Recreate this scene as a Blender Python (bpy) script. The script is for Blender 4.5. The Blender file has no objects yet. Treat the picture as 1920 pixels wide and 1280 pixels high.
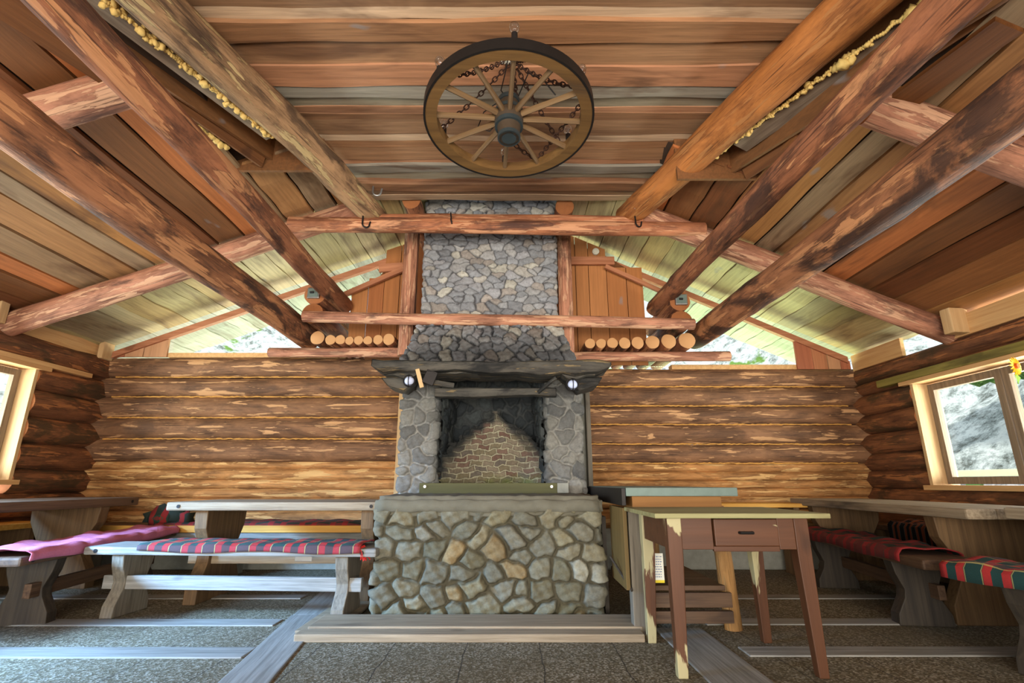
import bpy, bmesh, math, random
import numpy as np
from mathutils import Vector, Matrix, Euler
random.seed(7); np.random.seed(7)
PI = math.pi
scene = bpy.context.scene
COL = scene.collection

# ------------------------------------------------------------------ camera, world, light, exposure
cam_d = bpy.data.cameras.new('camera'); cam = bpy.data.objects.new('camera', cam_d); COL.objects.link(cam)
cam_d.sensor_width = 36.0; cam_d.lens = 963 / 1920 * 36.0; cam_d.clip_start = 0.02
cam.location = (0, 0, 0.9); cam.rotation_euler = (math.radians(90 + 15.4), 0, 0)
scene.camera = cam
scene.view_settings.view_transform = 'Standard'; scene.view_settings.look = 'None'
scene.view_settings.exposure = 0.47; scene.view_settings.gamma = 1.0
try: scene.view_settings.use_curve_mapping = False
except Exception: pass
scene.cycles.max_bounces = 10; scene.cycles.diffuse_bounces = 7
scene.cycles.sample_clamp_indirect = 6.0

world = bpy.data.worlds.new('world'); scene.world = world; world.use_nodes = True
wn = world.node_tree.nodes; wl = world.node_tree.links
bgn = wn['Background']
wtc = wn.new('ShaderNodeTexCoord'); wsep = wn.new('ShaderNodeSeparateXYZ'); wl.new(wtc.outputs['Generated'], wsep.inputs[0])
wr = wn.new('ShaderNodeValToRGB'); wl.new(wsep.outputs['Z'], wr.inputs[0])
wr.color_ramp.elements[0].position = 0.0; wr.color_ramp.elements[0].color = (0.55, 0.66, 0.72, 1)
wr.color_ramp.elements[1].position = 0.6; wr.color_ramp.elements[1].color = (0.80, 0.90, 1.0, 1)
wl.new(wr.outputs[0], bgn.inputs['Color']); bgn.inputs['Strength'].default_value = 1.1

def area(name, loc, target, size, power, color, spread=180):
    l = bpy.data.lights.new(name, 'AREA'); l.shape = 'RECTANGLE'; l.size, l.size_y = size; l.energy = power; l.color = color; l.spread = math.radians(spread)
    o = bpy.data.objects.new(name, l); COL.objects.link(o); o.location = loc
    o.rotation_euler = (Vector(target) - Vector(loc)).to_track_quat('-Z', 'Y').to_euler(); return o
sun_d = bpy.data.lights.new('sun', 'SUN'); sun_d.energy = 4.0; sun_d.angle = math.radians(3); sun_d.color = (1, 0.97, 0.9)
sun = bpy.data.objects.new('sun', sun_d); COL.objects.link(sun); sun.rotation_euler = Vector((0.05, 0.70, -0.62)).to_track_quat('-Z', 'Y').to_euler()
# daylight coming in at the side windows and over the gable wall
area('daylight_left_window', (-5.7, 3.4, 1.1), (-1.6, 3.2, 2.5), (3.0, 1.2), 245, (0.86, 0.94, 1.0))
area('daylight_left_door', (-5.6, 1.6, 2.0), (-3.3, 3.2, 0.0), (1.6, 1.0), 450, (0.27, 0.52, 1.0), 62)
area('daylight_right_window', (5.1, 3.7, 1.1), (1.2, 3.4, 2.7), (2.6, 1.2), 190, (0.95, 0.97, 1.0))
area('daylight_gable_left', (-3.1, 8.3, 1.3), (-2.9, 4.6, 3.6), (2.8, 1.2), 125, (1.0, 0.99, 0.74))
area('daylight_gable_right', (2.9, 8.3, 1.3), (2.6, 4.6, 3.4), (2.6, 1.2), 135, (0.84, 1.0, 0.52))
area('ceiling_fill_front', (-0.4, -2.6, 1.0), (-0.2, 4.0, 3.1), (6.0, 1.6), 210, (1.0, 0.93, 0.83), 110)  # added unseen fill behind the camera, tilted up to brighten the ceiling

# ------------------------------------------------------------------ material helpers
def srgb(r, g, b):
    f = lambda c: (c / 255) / 12.92 if c / 255 <= 0.04045 else ((c / 255 + 0.055) / 1.055) ** 2.4
    return (f(r), f(g), f(b), 1.0)
class NT:
    def __init__(s, name, rough=0.75, metal=0.0):
        s.m = bpy.data.materials.new(name); s.m.use_nodes = True
        s.n = s.m.node_tree.nodes; s.l = s.m.node_tree.links; s.p = s.n['Principled BSDF']
        s.p.inputs['Roughness'].default_value = rough; s.p.inputs['Metallic'].default_value = metal
        try: s.p.inputs['Specular IOR Level'].default_value = 0.3
        except Exception: pass
    def node(s, t, **k):
        n = s.n.new(t)
        for a, v in k.items(): setattr(n, a, v)
        return n
    def put(s, v, sock):
        if isinstance(v, (int, float)): sock.default_value = v
        elif isinstance(v, tuple): sock.default_value = v
        else: s.l.new(v, sock)
    def math(s, op, a, b=0.0, clamp=False):
        n = s.node('ShaderNodeMath', operation=op, use_clamp=clamp); s.put(a, n.inputs[0]); s.put(b, n.inputs[1]); return n.outputs[0]
    def mix(s, f, a, b, mode='MIX'):
        n = s.node('ShaderNodeMix', data_type='RGBA', blend_type=mode); s.put(f, n.inputs[0]); s.put(a, n.inputs[6]); s.put(b, n.inputs[7]); return n.outputs[2]
    def coords(s, scale=(1, 1, 1), rnd=True):
        tc = s.node('ShaderNodeTexCoord'); v = tc.outputs['Object']
        if rnd:
            oi = s.node('ShaderNodeObjectInfo'); k = s.math('MULTIPLY', oi.outputs['Random'], 53.0)
            a = s.node('ShaderNodeVectorMath', operation='ADD'); s.l.new(v, a.inputs[0]); s.l.new(k, a.inputs[1]); v = a.outputs[0]
        mp = s.node('ShaderNodeVectorMath', operation='MULTIPLY'); s.l.new(v, mp.inputs[0]); mp.inputs[1].default_value = scale
        return mp.outputs[0]
    def noise(s, vec, scale, detail=4, rough=0.55, dist=0.0):
        n = s.node('ShaderNodeTexNoise'); s.l.new(vec, n.inputs['Vector']); n.inputs['Scale'].default_value = scale
        n.inputs['Detail'].default_value = detail; n.inputs['Roughness'].default_value = rough; n.inputs['Distortion'].default_value = dist
        return n.outputs[0]
    def ramp(s, f, *stops):
        r = s.node('ShaderNodeValToRGB'); s.put(f, r.inputs[0]); e = r.color_ramp.elements
        while len(e) < len(stops): e.new(0.5)
        for i, (p, c) in enumerate(stops):
            e[i].position = p; e[i].color = c if isinstance(c, tuple) else (c, c, c, 1)
        return r.outputs[0]
    def bump(s, h, strength=0.4, dist=0.02):
        b = s.node('ShaderNodeBump'); b.inputs['Strength'].default_value = strength; b.inputs['Distance'].default_value = dist
        s.put(h, b.inputs['Height']); s.l.new(b.outputs[0], s.p.inputs['Normal'])
    def color(s, c): s.put(c, s.p.inputs['Base Color']); return s

AX = {'X': lambda k: (k, 1, 1), 'Y': lambda k: (1, k, 1), 'Z': lambda k: (1, 1, k)}
def log_mat(name, dark, mid, patch, patch_lo=0.53, stain=(0.03, 0.02, 0.015, 1), stain_lo=0.6, axis='Z', pscale=17, grain=60, strong=0.6, pk=0.12):
    t = NT(name, 0.72); a = AX[axis]
    v1 = t.coords(a(pk)); v2 = t.coords(a(0.06)); v3 = t.coords(a(0.35))
    g = t.noise(v2, grain, 5, 0.7, 0.2); p = t.noise(v1, pscale, 5, 0.55, 0.35); d = t.noise(v3, 4.0, 6, 0.65, 0.6)
    base = t.mix(t.ramp(g, (0.34, 0.0), (0.66, 1.0)), tuple(c * 0.8 for c in dark[:3]) + (1,), mid)
    tone = t.noise(t.coords(a(0.3)), 6.0, 5, 0.65, 0.5)
    base = t.mix(t.ramp(tone, (0.40, 0.0), (0.62, 0.85)), base, tuple(min(1, c * 1.75) for c in mid[:3]) + (1,))
    m1 = t.ramp(p, (patch_lo, 0.0), (patch_lo + 0.015, 1.0))
    sp = t.noise(v1, pscale * 2.1, 4, 0.55, 0.2); m2 = t.ramp(sp, (patch_lo + 0.07, 0.0), (patch_lo + 0.09, 0.85))
    m = t.math('MAXIMUM', m1, m2)
    pc = t.mix(g, tuple(c * 0.6 for c in patch[:3]) + (1,), tuple(min(1, c * 1.35) for c in patch[:3]) + (1,))
    c = t.mix(m, base, pc)
    c = t.mix(t.ramp(d, (stain_lo - 0.02, 0.0), (stain_lo + 0.07, 0.8)), c, stain)
    ln = t.noise(t.coords(a(0.02)), 95, 3, 0.5, 0.1)
    c = t.mix(t.ramp(ln, (0.60, 0.0), (0.68, 0.75)), c, tuple(x * 0.35 for x in dark[:3]) + (1,))
    t.color(c)
    t.bump(t.math('ADD', t.math('MULTIPLY', g, 0.7), t.math('MULTIPLY', m, -0.4)), strong, 0.014)
    return t.m
def wood_mat(name, c1, c2, axis='X', grain=45, rough=0.65, strength=0.3, blotch=0.0, blotch_c=(0.02, 0.02, 0.02, 1), attr=False, wear=None):
    t = NT(name, rough); a = AX[axis]
    g = t.noise(t.coords(a(0.04)), grain, 4, 0.65, 0.3); w = t.noise(t.coords(a(0.2)), 4.0, 4, 0.6, 0.5)
    c = t.mix(t.ramp(g, (0.3, 0.0), (0.72, 1.0)), c1, c2)
    if attr:
        at = t.node('ShaderNodeAttribute', attribute_name='tone'); c = t.mix(1.0, c, at.outputs['Color'], 'MULTIPLY')
    if blotch: c = t.mix(t.ramp(w, (0.62 - blotch * 0.2, 0.0), (0.78 - blotch * 0.2, 0.8)), c, blotch_c)
    if wear:
        q = t.noise(t.coords(a(0.22)), 6.0, 5, 0.6, 0.8)
        c = t.mix(t.ramp(q, (wear[1], 0.0), (wear[1] + 0.02, 1.0)), c, wear[0])
    kn = t.noise(t.coords(a(0.5)), 5.0, 2)
    c = t.mix(t.ramp(kn, (0.70, 0.0), (0.76, 0.5)), c, tuple(x * 0.35 for x in c1[:3]) + (1,))
    t.color(c); t.bump(g, strength, 0.006)
    return t.m
def plain(name, c, rough=0.6, metal=0.0, n=0.12, scale=20, bump=0.1):
    t = NT(name, rough, metal); v = t.coords(); q = t.noise(v, scale, 4)
    t.color(t.mix(q, tuple(x * (1 - n) for x in c[:3]) + (1,), tuple(min(1, x * (1 + n)) for x in c[:3]) + (1,)))
    if bump: t.bump(q, bump, 0.01)
    return t.m

# palette
M = {}
M['wall_log'] = log_mat('peeled_wall_log', srgb(84, 57, 39), srgb(116, 82, 56), srgb(200, 152, 106), 0.585, srgb(92, 66, 48), 0.60)
M['wall_log_dark'] = log_mat('brown_wall_log', srgb(84, 50, 32), srgb(112, 70, 42), srgb(166, 106, 62), 0.58, srgb(66, 52, 32), 0.53)
M['wall_log_ochre'] = log_mat('ochre_wall_log', srgb(128, 86, 48), srgb(162, 114, 66), srgb(216, 170, 110), 0.555, srgb(92, 62, 36), 0.60)
M['beam_log'] = log_mat('reddish_beam_log', srgb(96, 56, 38), srgb(132, 82, 54), srgb(184, 126, 84), 0.57, srgb(50, 34, 28), 0.55, pk=0.12, pscale=11)
M['beam_scorched'] = log_mat('dark_blotched_beam_log', srgb(92, 56, 38), srgb(134, 86, 56), srgb(190, 130, 86), 0.55, srgb(38, 28, 26), 0.50, pk=0.15, pscale=10)
M['beam_grey'] = log_mat('grey_barked_beam_log', srgb(96, 68, 46), srgb(142, 108, 76), srgb(186, 156, 108), 0.56, srgb(62, 44, 32), 0.56, pk=0.16, pscale=12, strong=1.0)
M['beam_smooth'] = log_mat('smooth_orange_beam_log', srgb(112, 62, 28), srgb(146, 90, 44), srgb(166, 110, 62), 0.60, srgb(70, 40, 20), 0.64, strong=0.25)
M['rafter_log'] = log_mat('pinkish_rafter_log', srgb(120, 76, 56), srgb(150, 102, 78), srgb(200, 152, 118), 0.54, srgb(92, 62, 50), 0.58, pk=0.14)
M['tie_log'] = log_mat('orange_tie_log', srgb(108, 64, 43), srgb(144, 90, 60), srgb(194, 138, 100), 0.54, srgb(66, 42, 34), 0.58)
M['table_log'] = log_mat('ochre_leg_log', srgb(104, 74, 40), srgb(134, 98, 56), srgb(160, 124, 78), 0.6, srgb(70, 50, 30), 0.62)
M['charred_log'] = log_mat('charred_mantel_log', srgb(26, 25, 24), srgb(48, 46, 42), srgb(96, 84, 62), 0.66, srgb(14, 14, 14), 0.5)
t = NT('cut_log_end', 0.8); v = t.coords(); sx = t.node('ShaderNodeSeparateXYZ'); t.l.new(t.coords(rnd=False), sx.inputs[0])
rad = t.math('SQRT', t.math('ADD', t.math('POWER', sx.outputs[0], 2), t.math('POWER', sx.outputs[1], 2)))
ring = t.math('SINE', t.math('ADD', t.math('MULTIPLY', rad, 700), t.math('MULTIPLY', t.noise(v, 9, 3), 9)))
t.color(t.mix(t.ramp(ring, (0.0, 0.0), (1.0, 1.0)), srgb(178, 128, 82), srgb(206, 158, 108))); t.bump(ring, 0.15, 0.003); M['cut_end'] = t.m
M['cut_end_dark'] = plain('weathered_cut_end', srgb(150, 92, 52), 0.8, n=0.25)
M['boards_side'] = wood_mat('roof_boards_lengthwise', (0.62, 0.62, 0.62, 1), (1, 1, 1, 1), 'Y', 40, attr=True, blotch=0.35, blotch_c=srgb(84, 54, 32))
M['boards_mid'] = wood_mat('ceiling_boards_crosswise', (0.58, 0.58, 0.58, 1), (1, 1, 1, 1), 'X', 40, attr=True, blotch=0.3, blotch_c=srgb(80, 52, 34))
M['boards_up'] = wood_mat('upright_gable_boards', (0.72, 0.72, 0.72, 1), (1, 1, 1, 1), 'Z', 30, attr=True)
M['pine_z'] = wood_mat('new_pine_upright', srgb(186, 148, 100), srgb(212, 176, 128), 'Z', 30)
M['pine_y'] = wood_mat('new_pine_lengthwise', srgb(190, 140, 88), srgb(216, 172, 116), 'Y', 30)
M['frame_y'] = wood_mat('weathered_frame_lengthwise', srgb(104, 82, 58), srgb(138, 112, 82), 'Y', 40)
M['frame_z'] = wood_mat('weathered_frame_upright', srgb(110, 92, 72), srgb(150, 130, 106), 'Z', 40)
M['green_y'] = wood_mat('mossy_board', srgb(112, 100, 44), srgb(148, 132, 66), 'Y', 30, blotch=0.3, blotch_c=srgb(70, 60, 28))
M['brown_board'] = wood_mat('brown_stained_board', srgb(88, 50, 20), srgb(122, 74, 34), 'X', 30)
M['grey_board'] = wood_mat('silvered_board', srgb(104, 86, 70), srgb(140, 120, 100), 'X', 40, blotch=0.25, blotch_c=srgb(60, 46, 36))
M['grey_wood'] = wood_mat('weathered_grey_wood', srgb(104, 100, 92), srgb(154, 149, 140), 'X', 50, blotch=0.15, blotch_c=srgb(70, 62, 52))
M['grey_wood_z'] = wood_mat('weathered_grey_wood_upright', srgb(92, 84, 72), srgb(134, 124, 108), 'Z', 50)
M['table_top'] = wood_mat('weathered_tabletop', srgb(120, 102, 80), srgb(164, 146, 120), 'X', 50, blotch=0.1)
M['table_brown'] = wood_mat('brown_bench_wood', srgb(66, 46, 32), srgb(104, 78, 56), 'X', 40)
M['table_brown_z'] = wood_mat('brown_bench_wood_upright', srgb(84, 62, 40), srgb(122, 94, 62), 'Z', 35)
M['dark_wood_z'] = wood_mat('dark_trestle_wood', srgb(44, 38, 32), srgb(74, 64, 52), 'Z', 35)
M['yellow_board'] = wood_mat('varnished_yellow_board', srgb(190, 132, 52), srgb(220, 166, 80), 'X', 25)
M['ochre_x'] = wood_mat('ochre_apron_board', srgb(128, 84, 40), srgb(156, 108, 56), 'X', 25)
M['red_paint'] = wood_mat('reddish_brown_paint', srgb(72, 41, 21), srgb(93, 56, 32), 'X', 18, rough=0.5, wear=(srgb(160, 148, 110), 0.655))
M['red_paint_z'] = wood_mat('chipped_brown_paint', srgb(72, 41, 21), srgb(93, 56, 32), 'Z', 18, rough=0.5, wear=(srgb(168, 156, 116), 0.60))
M['red_chipped_z'] = wood_mat('heavily_chipped_brown_paint', srgb(72, 41, 21), srgb(93, 56, 32), 'Z', 18, rough=0.5, wear=(srgb(168, 156, 116), 0.47))
M['green_paint'] = wood_mat('peeling_olive_top', srgb(126, 120, 80), srgb(158, 152, 108), 'X', 26, blotch=0.2, blotch_c=srgb(96, 74, 44))
M['panel_olive'] = wood_mat('aged_ochre_panel', srgb(92, 72, 36), srgb(118, 94, 50), 'Z', 20)
M['iron'] = plain('dark_iron', srgb(44, 40, 38), 0.5, 0.7)
M['rust'] = plain('rusty_chain', srgb(66, 44, 34), 0.7, 0.4, n=0.3)
M['hook_grey'] = plain('galvanised_hook', srgb(150, 148, 144), 0.4, 0.8)
M['zinc'] = plain('sheet_metal', srgb(112, 126, 118), 0.6, 0.5, n=0.15, scale=9, bump=0.5)
M['black_plastic'] = plain('black_plastic', srgb(24, 22, 22), 0.45)
M['wheel_wood'] = wood_mat('aged_wheel_wood', srgb(78, 54, 28), srgb(108, 78, 42), 'X', 14, rough=0.55, blotch=0.15)
M['spoke_wood'] = wood_mat('aged_spoke_wood', srgb(84, 62, 40), srgb(118, 92, 62), 'Z', 30, rough=0.55)
M['hub'] = plain('blue_grey_hub_iron', srgb(58, 66, 68), 0.45, 0.5, n=0.25)
M['hub_wood'] = plain('dark_hub_wood', srgb(58, 44, 30), 0.7, n=0.25)
M['foam'] = plain('yellow_expanding_foam', srgb(214, 178, 104), 0.7, n=0.2, scale=40, bump=0.4)
M['jute'] = plain('jute_chinking', srgb(206, 150, 76), 0.95, n=0.3, scale=90, bump=0.6)
M['lamp_glass'] = plain('frosted_blue_white_lens', srgb(196, 204, 232), 0.25)
M['white'] = plain('white_plastic', srgb(226, 220, 200), 0.5)
M['concrete'] = plain('rough_concrete', srgb(148, 146, 134), 0.9, n=0.3, scale=14, bump=0.6)
M['concrete_slab'] = plain('worn_concrete_slab', srgb(106, 101, 86), 0.9, n=0.35, scale=11, bump=0.8)
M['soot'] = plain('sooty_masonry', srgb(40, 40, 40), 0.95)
M['pink'] = plain('pink_wool', srgb(196, 112, 140), 0.95, n=0.15, scale=60, bump=0.3)
M['red_fringe'] = plain('red_wool_fringe', srgb(206, 48, 40), 0.95)
M['rock_white'] = None
gl = NT('clear_glass', 0.02)
gl.p.inputs['Base Color'].default_value = (1, 1, 1, 1)
gn = gl.node('ShaderNodeBsdfGlossy'); gn.inputs['Roughness'].default_value = 0.02; tr = gl.node('ShaderNodeBsdfTransparent'); tr.inputs[0].default_value = (0.97, 1.0, 0.97, 1)
mx = gl.node('ShaderNodeMixShader'); fr = gl.node('ShaderNodeFresnel'); fr.inputs[0].default_value = 1.3
geo_ = gl.node('ShaderNodeNewGeometry'); gl.l.new(gl.math('MULTIPLY', fr.outputs[0], gl.math('SUBTRACT', 1.0, geo_.outputs['Backfacing'])), mx.inputs[0]); gl.l.new(tr.outputs[0], mx.inputs[1]); gl.l.new(gn.outputs[0], mx.inputs[2])
gl.l.new(mx.outputs[0], gl.n['Material Output'].inputs[0]); M['glass'] = gl.m
bg_ = NT('bulb_glass', 0.05)
tr = bg_.node('ShaderNodeBsdfTransparent'); tr.inputs[0].default_value = (0.92, 0.92, 0.92, 1); gn = bg_.node('ShaderNodeBsdfGlossy'); gn.inputs['Roughness'].default_value = 0.08
mx = bg_.node('ShaderNodeMixShader'); lw = bg_.node('ShaderNodeLayerWeight'); lw.inputs[0].default_value = 0.62
bg_.l.new(lw.outputs['Facing'], mx.inputs[0]); bg_.l.new(tr.outputs[0], mx.inputs[1]); bg_.l.new(gn.outputs[0], mx.inputs[2]); bg_.l.new(mx.outputs[0], bg_.n['Material Output'].inputs[0]); M['bulb'] = bg_.m

def plaid(name, ground, red, line, s=1.0, red2=None):
    t = NT(name, 0.95); sp = t.node('ShaderNodeSeparateXYZ'); t.l.new(t.coords((s, s, s), rnd=False), sp.inputs[0])
    def bands(o, per, lo, hi, off=0.0):
        f = t.math('FRACT', t.math('ADD', t.math('DIVIDE', o, per), 50.0 + off))
        return t.math('MULTIPLY', t.math('GREATER_THAN', f, lo), t.math('LESS_THAN', f, hi))
    x, y = sp.outputs[0], sp.outputs[1]; per = 0.245
    rx = t.math('MAXIMUM', bands(x, per, 0.10, 0.28), bands(x, per, 0.50, 0.68)); ry = t.math('MAXIMUM', bands(y, per, 0.10, 0.28), bands(y, per, 0.50, 0.68))
    lx = t.math('MAXIMUM', bands(x, per, 0.07, 0.09), bands(x, per, 0.69, 0.71)); ly = t.math('MAXIMUM', bands(y, per, 0.07, 0.09), bands(y, per, 0.69, 0.71))
    c = t.mix(t.math('MULTIPLY', rx, 0.85), ground, red); c = t.mix(t.math('MULTIPLY', ry, 0.45), c, red2 or red)
    c = t.mix(t.math('MULTIPLY', t.math('MAXIMUM', lx, ly), 0.6), c, line)
    q = t.noise(t.coords(), 160, 2); c = t.mix(t.math('MULTIPLY', q, 0.4), c, (0.02, 0.03, 0.03, 1)); t.color(c); t.bump(q, 0.4, 0.004)
    return t.m
M['plaid'] = plaid('red_green_plaid', srgb(34, 70, 68), srgb(204, 46, 46), srgb(216, 196, 120), red2=srgb(112, 52, 66))
M['plaid_dark'] = plaid('dark_red_plaid', srgb(36, 44, 34), srgb(150, 30, 30), srgb(40, 80, 60), 0.8)
M['plaid_brown'] = plaid('black_orange_plaid', srgb(20, 18, 18), srgb(150, 74, 38), srgb(170, 160, 150), 1.6)
t = NT('leopard_cloth', 0.95); q = t.noise(t.coords(), 22, 3); t.color(t.ramp(q, (0.42, srgb(40, 34, 26)), (0.5, srgb(190, 170, 96)), (0.62, srgb(206, 200, 184)))); M['mottled'] = t.m

def attr_stone(name, rough=0.85, bs=0.5):
    t = NT(name, rough); at = t.node('ShaderNodeAttribute', attribute_name='tone'); v = t.coords(rnd=False)
    n1 = t.noise(v, 34, 8, 0.78); n2 = t.noise(v, 130, 4, 0.7)
    c = t.mix(t.ramp(n1, (0.25, 0.0), (0.75, 1.0)), (0.50, 0.50, 0.50, 1), (1.3, 1.3, 1.27, 1))
    c = t.mix(1.0, at.outputs['Color'], c, 'MULTIPLY')
    t.color(c); t.bump(t.math('ADD', n1, t.math('MULTIPLY', n2, 0.4)), bs, 0.012); return t.m
M['stone'] = attr_stone('fieldstone_masonry')
# floor: exposed aggregate slabs with joints
t = NT('exposed_aggregate_slabs', 0.7); v = t.coords(rnd=False)
vo = t.node('ShaderNodeTexVoronoi'); t.l.new(v, vo.inputs['Vector']); vo.inputs['Scale'].default_value = 105
c = t.ramp(vo.outputs['Color'], (0.1, srgb(74, 66, 50)), (0.5, srgb(94, 83, 60)), (0.85, srgb(158, 150, 132)))
c = t.mix(t.ramp(t.noise(v, 1.3, 4), (0.4, 0.0), (0.7, 0.6)), c, srgb(88, 76, 54))
sp = t.node('ShaderNodeSeparateXYZ'); t.l.new(v, sp.inputs[0]); wob = t.math('MULTIPLY', t.math('SUBTRACT', t.noise(v, 3, 3), 0.5), 0.05)
fx = t.math('ABSOLUTE', t.math('SUBTRACT', t.math('FRACT', t.math('ADD', t.math('DIVIDE', t.math('ADD', sp.outputs[0], wob), 0.42), 20.12)), 0.5))
jx = t.math('LESS_THAN', fx, 0.008)
c = t.mix(t.math('MULTIPLY', jx, 0.8), c, srgb(40, 36, 32)); t.color(c); t.bump(t.math('SUBTRACT', vo.outputs['Distance'], t.math('MULTIPLY', jx, 1.0)), 0.35, 0.006); M['floor'] = t.m
# outdoors
t = NT('pale_gravel_slope', 0.9); v = t.coords(rnd=False); n1 = t.noise(v, 2.6, 10, 0.8, 0.1); n2 = t.noise(v, 0.6, 4, 0.6)
c = t.ramp(n1, (0.38, srgb(96, 100, 96)), (0.48, srgb(184, 190, 192)), (0.57, srgb(240, 242, 244)))
c = t.mix(t.ramp(n2, (0.60, 0.0), (0.64, 1.0)), c, t.mix(n1, srgb(60, 96, 38), srgb(140, 176, 84))); t.color(c); t.bump(n1, 0.8, 0.15); M['slope'] = t.m
t = NT('leaf_mass', 0.8); v = t.coords(rnd=False); n1 = t.noise(v, 5, 6, 0.75); t.color(t.ramp(n1, (0.35, srgb(30, 66, 24)), (0.5, srgb(78, 132, 52)), (0.66, srgb(168, 214, 120)))); t.bump(n1, 1.0, 0.2); M['leaf'] = t.m

# ------------------------------------------------------------------ mesh helpers
class MB:
    def __init__(s): s.v = []; s.f = []; s.fm = []; s.vc = []
    def add(s, verts, faces, mi=0, col=(1, 1, 1)):
        o = len(s.v); s.v += [tuple(p) for p in verts]; s.f += [tuple(o + i for i in f) for f in faces]; s.fm += [mi] * len(faces); s.vc += [col] * len(verts); return s
    def box(s, lo, hi, mi=0, col=(1, 1, 1), mat=None, bev=0.0):
        b = bmesh.new(); bmesh.ops.create_cube(b, size=1.0)
        c = [(a + d) / 2 for a, d in zip(lo, hi)]; z = [max(1e-4, abs(d - a)) for a, d in zip(lo, hi)]
        for v in b.verts: v.co = Vector((v.co.x * z[0], v.co.y * z[1], v.co.z * z[2]))
        if bev: bmesh.ops.bevel(b, geom=list(b.edges), offset=min(bev, min(z) * 0.45), segments=2, affect='EDGES', profile=0.6)
        for v in b.verts:
            v.co += Vector(c)
            if mat is not None: v.co = mat @ v.co
        b.verts.index_update(); s.add([v.co.copy() for v in b.verts], [[v.index for v in f.verts] for f in b.faces], mi, col); b.free(); return s
    def prism(s, poly, a0, a1, axis='x', mi=0):
        n = len(poly)
        def P(p, a): return {'x': (a, p[0], p[1]), 'y': (p[0], a, p[1]), 'z': (p[0], p[1], a)}[axis]
        vs = [P(p, a0) for p in poly] + [P(p, a1) for p in poly]
        fs = [list(range(n))[::-1], list(range(n, 2 * n))] + [[i, (i + 1) % n, n + (i + 1) % n, n + i] for i in range(n)]
        return s.add(vs, fs, mi)
    def tube(s, pts, r, n=10, mi=0, cap=True, closed=False):
        pts = [Vector(p) for p in pts]; m = len(pts); vs = []; up = None
        rr = r if isinstance(r, (list, tuple)) else [r] * m
        for i, p in enumerate(pts):
            if closed: d = pts[(i + 1) % m] - pts[i - 1]
            else: d = pts[min(i + 1, m - 1)] - pts[max(i - 1, 0)]
            d.normalize()
            if up is None: up = Vector((0, 0, 1)) if abs(d.z) < 0.9 else Vector((1, 0, 0))
            a = d.cross(up).normalized(); b = a.cross(d).normalized(); up = b
            for k in range(n):
                th = 2 * PI * k / n; vs.append(p + (a * math.cos(th) + b * math.sin(th)) * rr[i])
        fs = []
        for i in range(m if closed else m - 1):
            j = (i + 1) % m
            for k in range(n): fs.append([i * n + k, i * n + (k + 1) % n, j * n + (k + 1) % n, j * n + k])
        if cap and not closed: fs += [list(range(n)), [(m - 1) * n + k for k in range(n)][::-1]]
        return s.add(vs, fs, mi)
    def lathe(s, prof, n=24, mi=0, c=(0, 0, 0)):
        vs = []; m = len(prof)
        for (r, z) in prof:
            for k in range(n): vs.append((c[0] + r * math.cos(2 * PI * k / n), c[1] + r * math.sin(2 * PI * k / n), c[2] + z))
        fs = [[i * n + k, i * n + (k + 1) % n, (i + 1) * n + (k + 1) % n, (i + 1) * n + k] for i in range(m - 1) for k in range(n)]
        ringed = prof[0] == prof[-1]
        if prof[0][0] > 1e-4 and not ringed: fs.append([k for k in range(n)][::-1])
        if prof[-1][0] > 1e-4 and not ringed: fs.append([(m - 1) * n + k for k in range(n)])
        return s.add(vs, fs, mi)
    def build(s, name, mats, parent=None, smooth=False, loc=None, rot=None, tone=False):
        me = bpy.data.meshes.new(name); me.from_pydata(s.v, [], s.f)
        mats = mats if isinstance(mats, list) else [mats]
        for m in mats: me.materials.append(M[m] if isinstance(m, str) else m)
        me.polygons.foreach_set('material_index', s.fm)
        if tone:
            a = me.color_attributes.new('tone', 'FLOAT_COLOR', 'POINT'); a.data.foreach_set('color', np.array([(*c[:3], 1.0) for c in s.vc], dtype=np.float32).ravel())
        me.validate(); bm = bmesh.new(); bm.from_mesh(me); bmesh.ops.recalc_face_normals(bm, faces=bm.faces); bm.to_mesh(me); bm.free()
        if smooth:
            me.polygons.foreach_set('use_smooth', [True] * len(me.polygons))
            try: me.set_sharp_from_angle(angle=math.radians(42))
            except Exception: pass
        o = bpy.data.objects.new(name, me); COL.objects.link(o)
        if parent: o.parent = parent
        if loc is not None: o.location = loc
        if rot is not None: o.rotation_euler = rot
        return o
def tag(o, label=None, cat=None, group=None, kind=None):
    for k, v in (('label', label), ('category', cat), ('group', group), ('kind', kind)):
        if v: o[k] = v
    return o
def empty(name, loc=(0, 0, 0), rz=0.0):
    o = bpy.data.objects.new(name, None); COL.objects.link(o); o.location = loc; o.rotation_euler = (0, 0, rz); o.empty_display_size = 0.1; return o
def copy_tree(o, parent=None):
    c = o.copy(); COL.objects.link(c); c.parent = parent
    for ch in list(o.children): copy_tree(ch, c)
    return c
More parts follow.
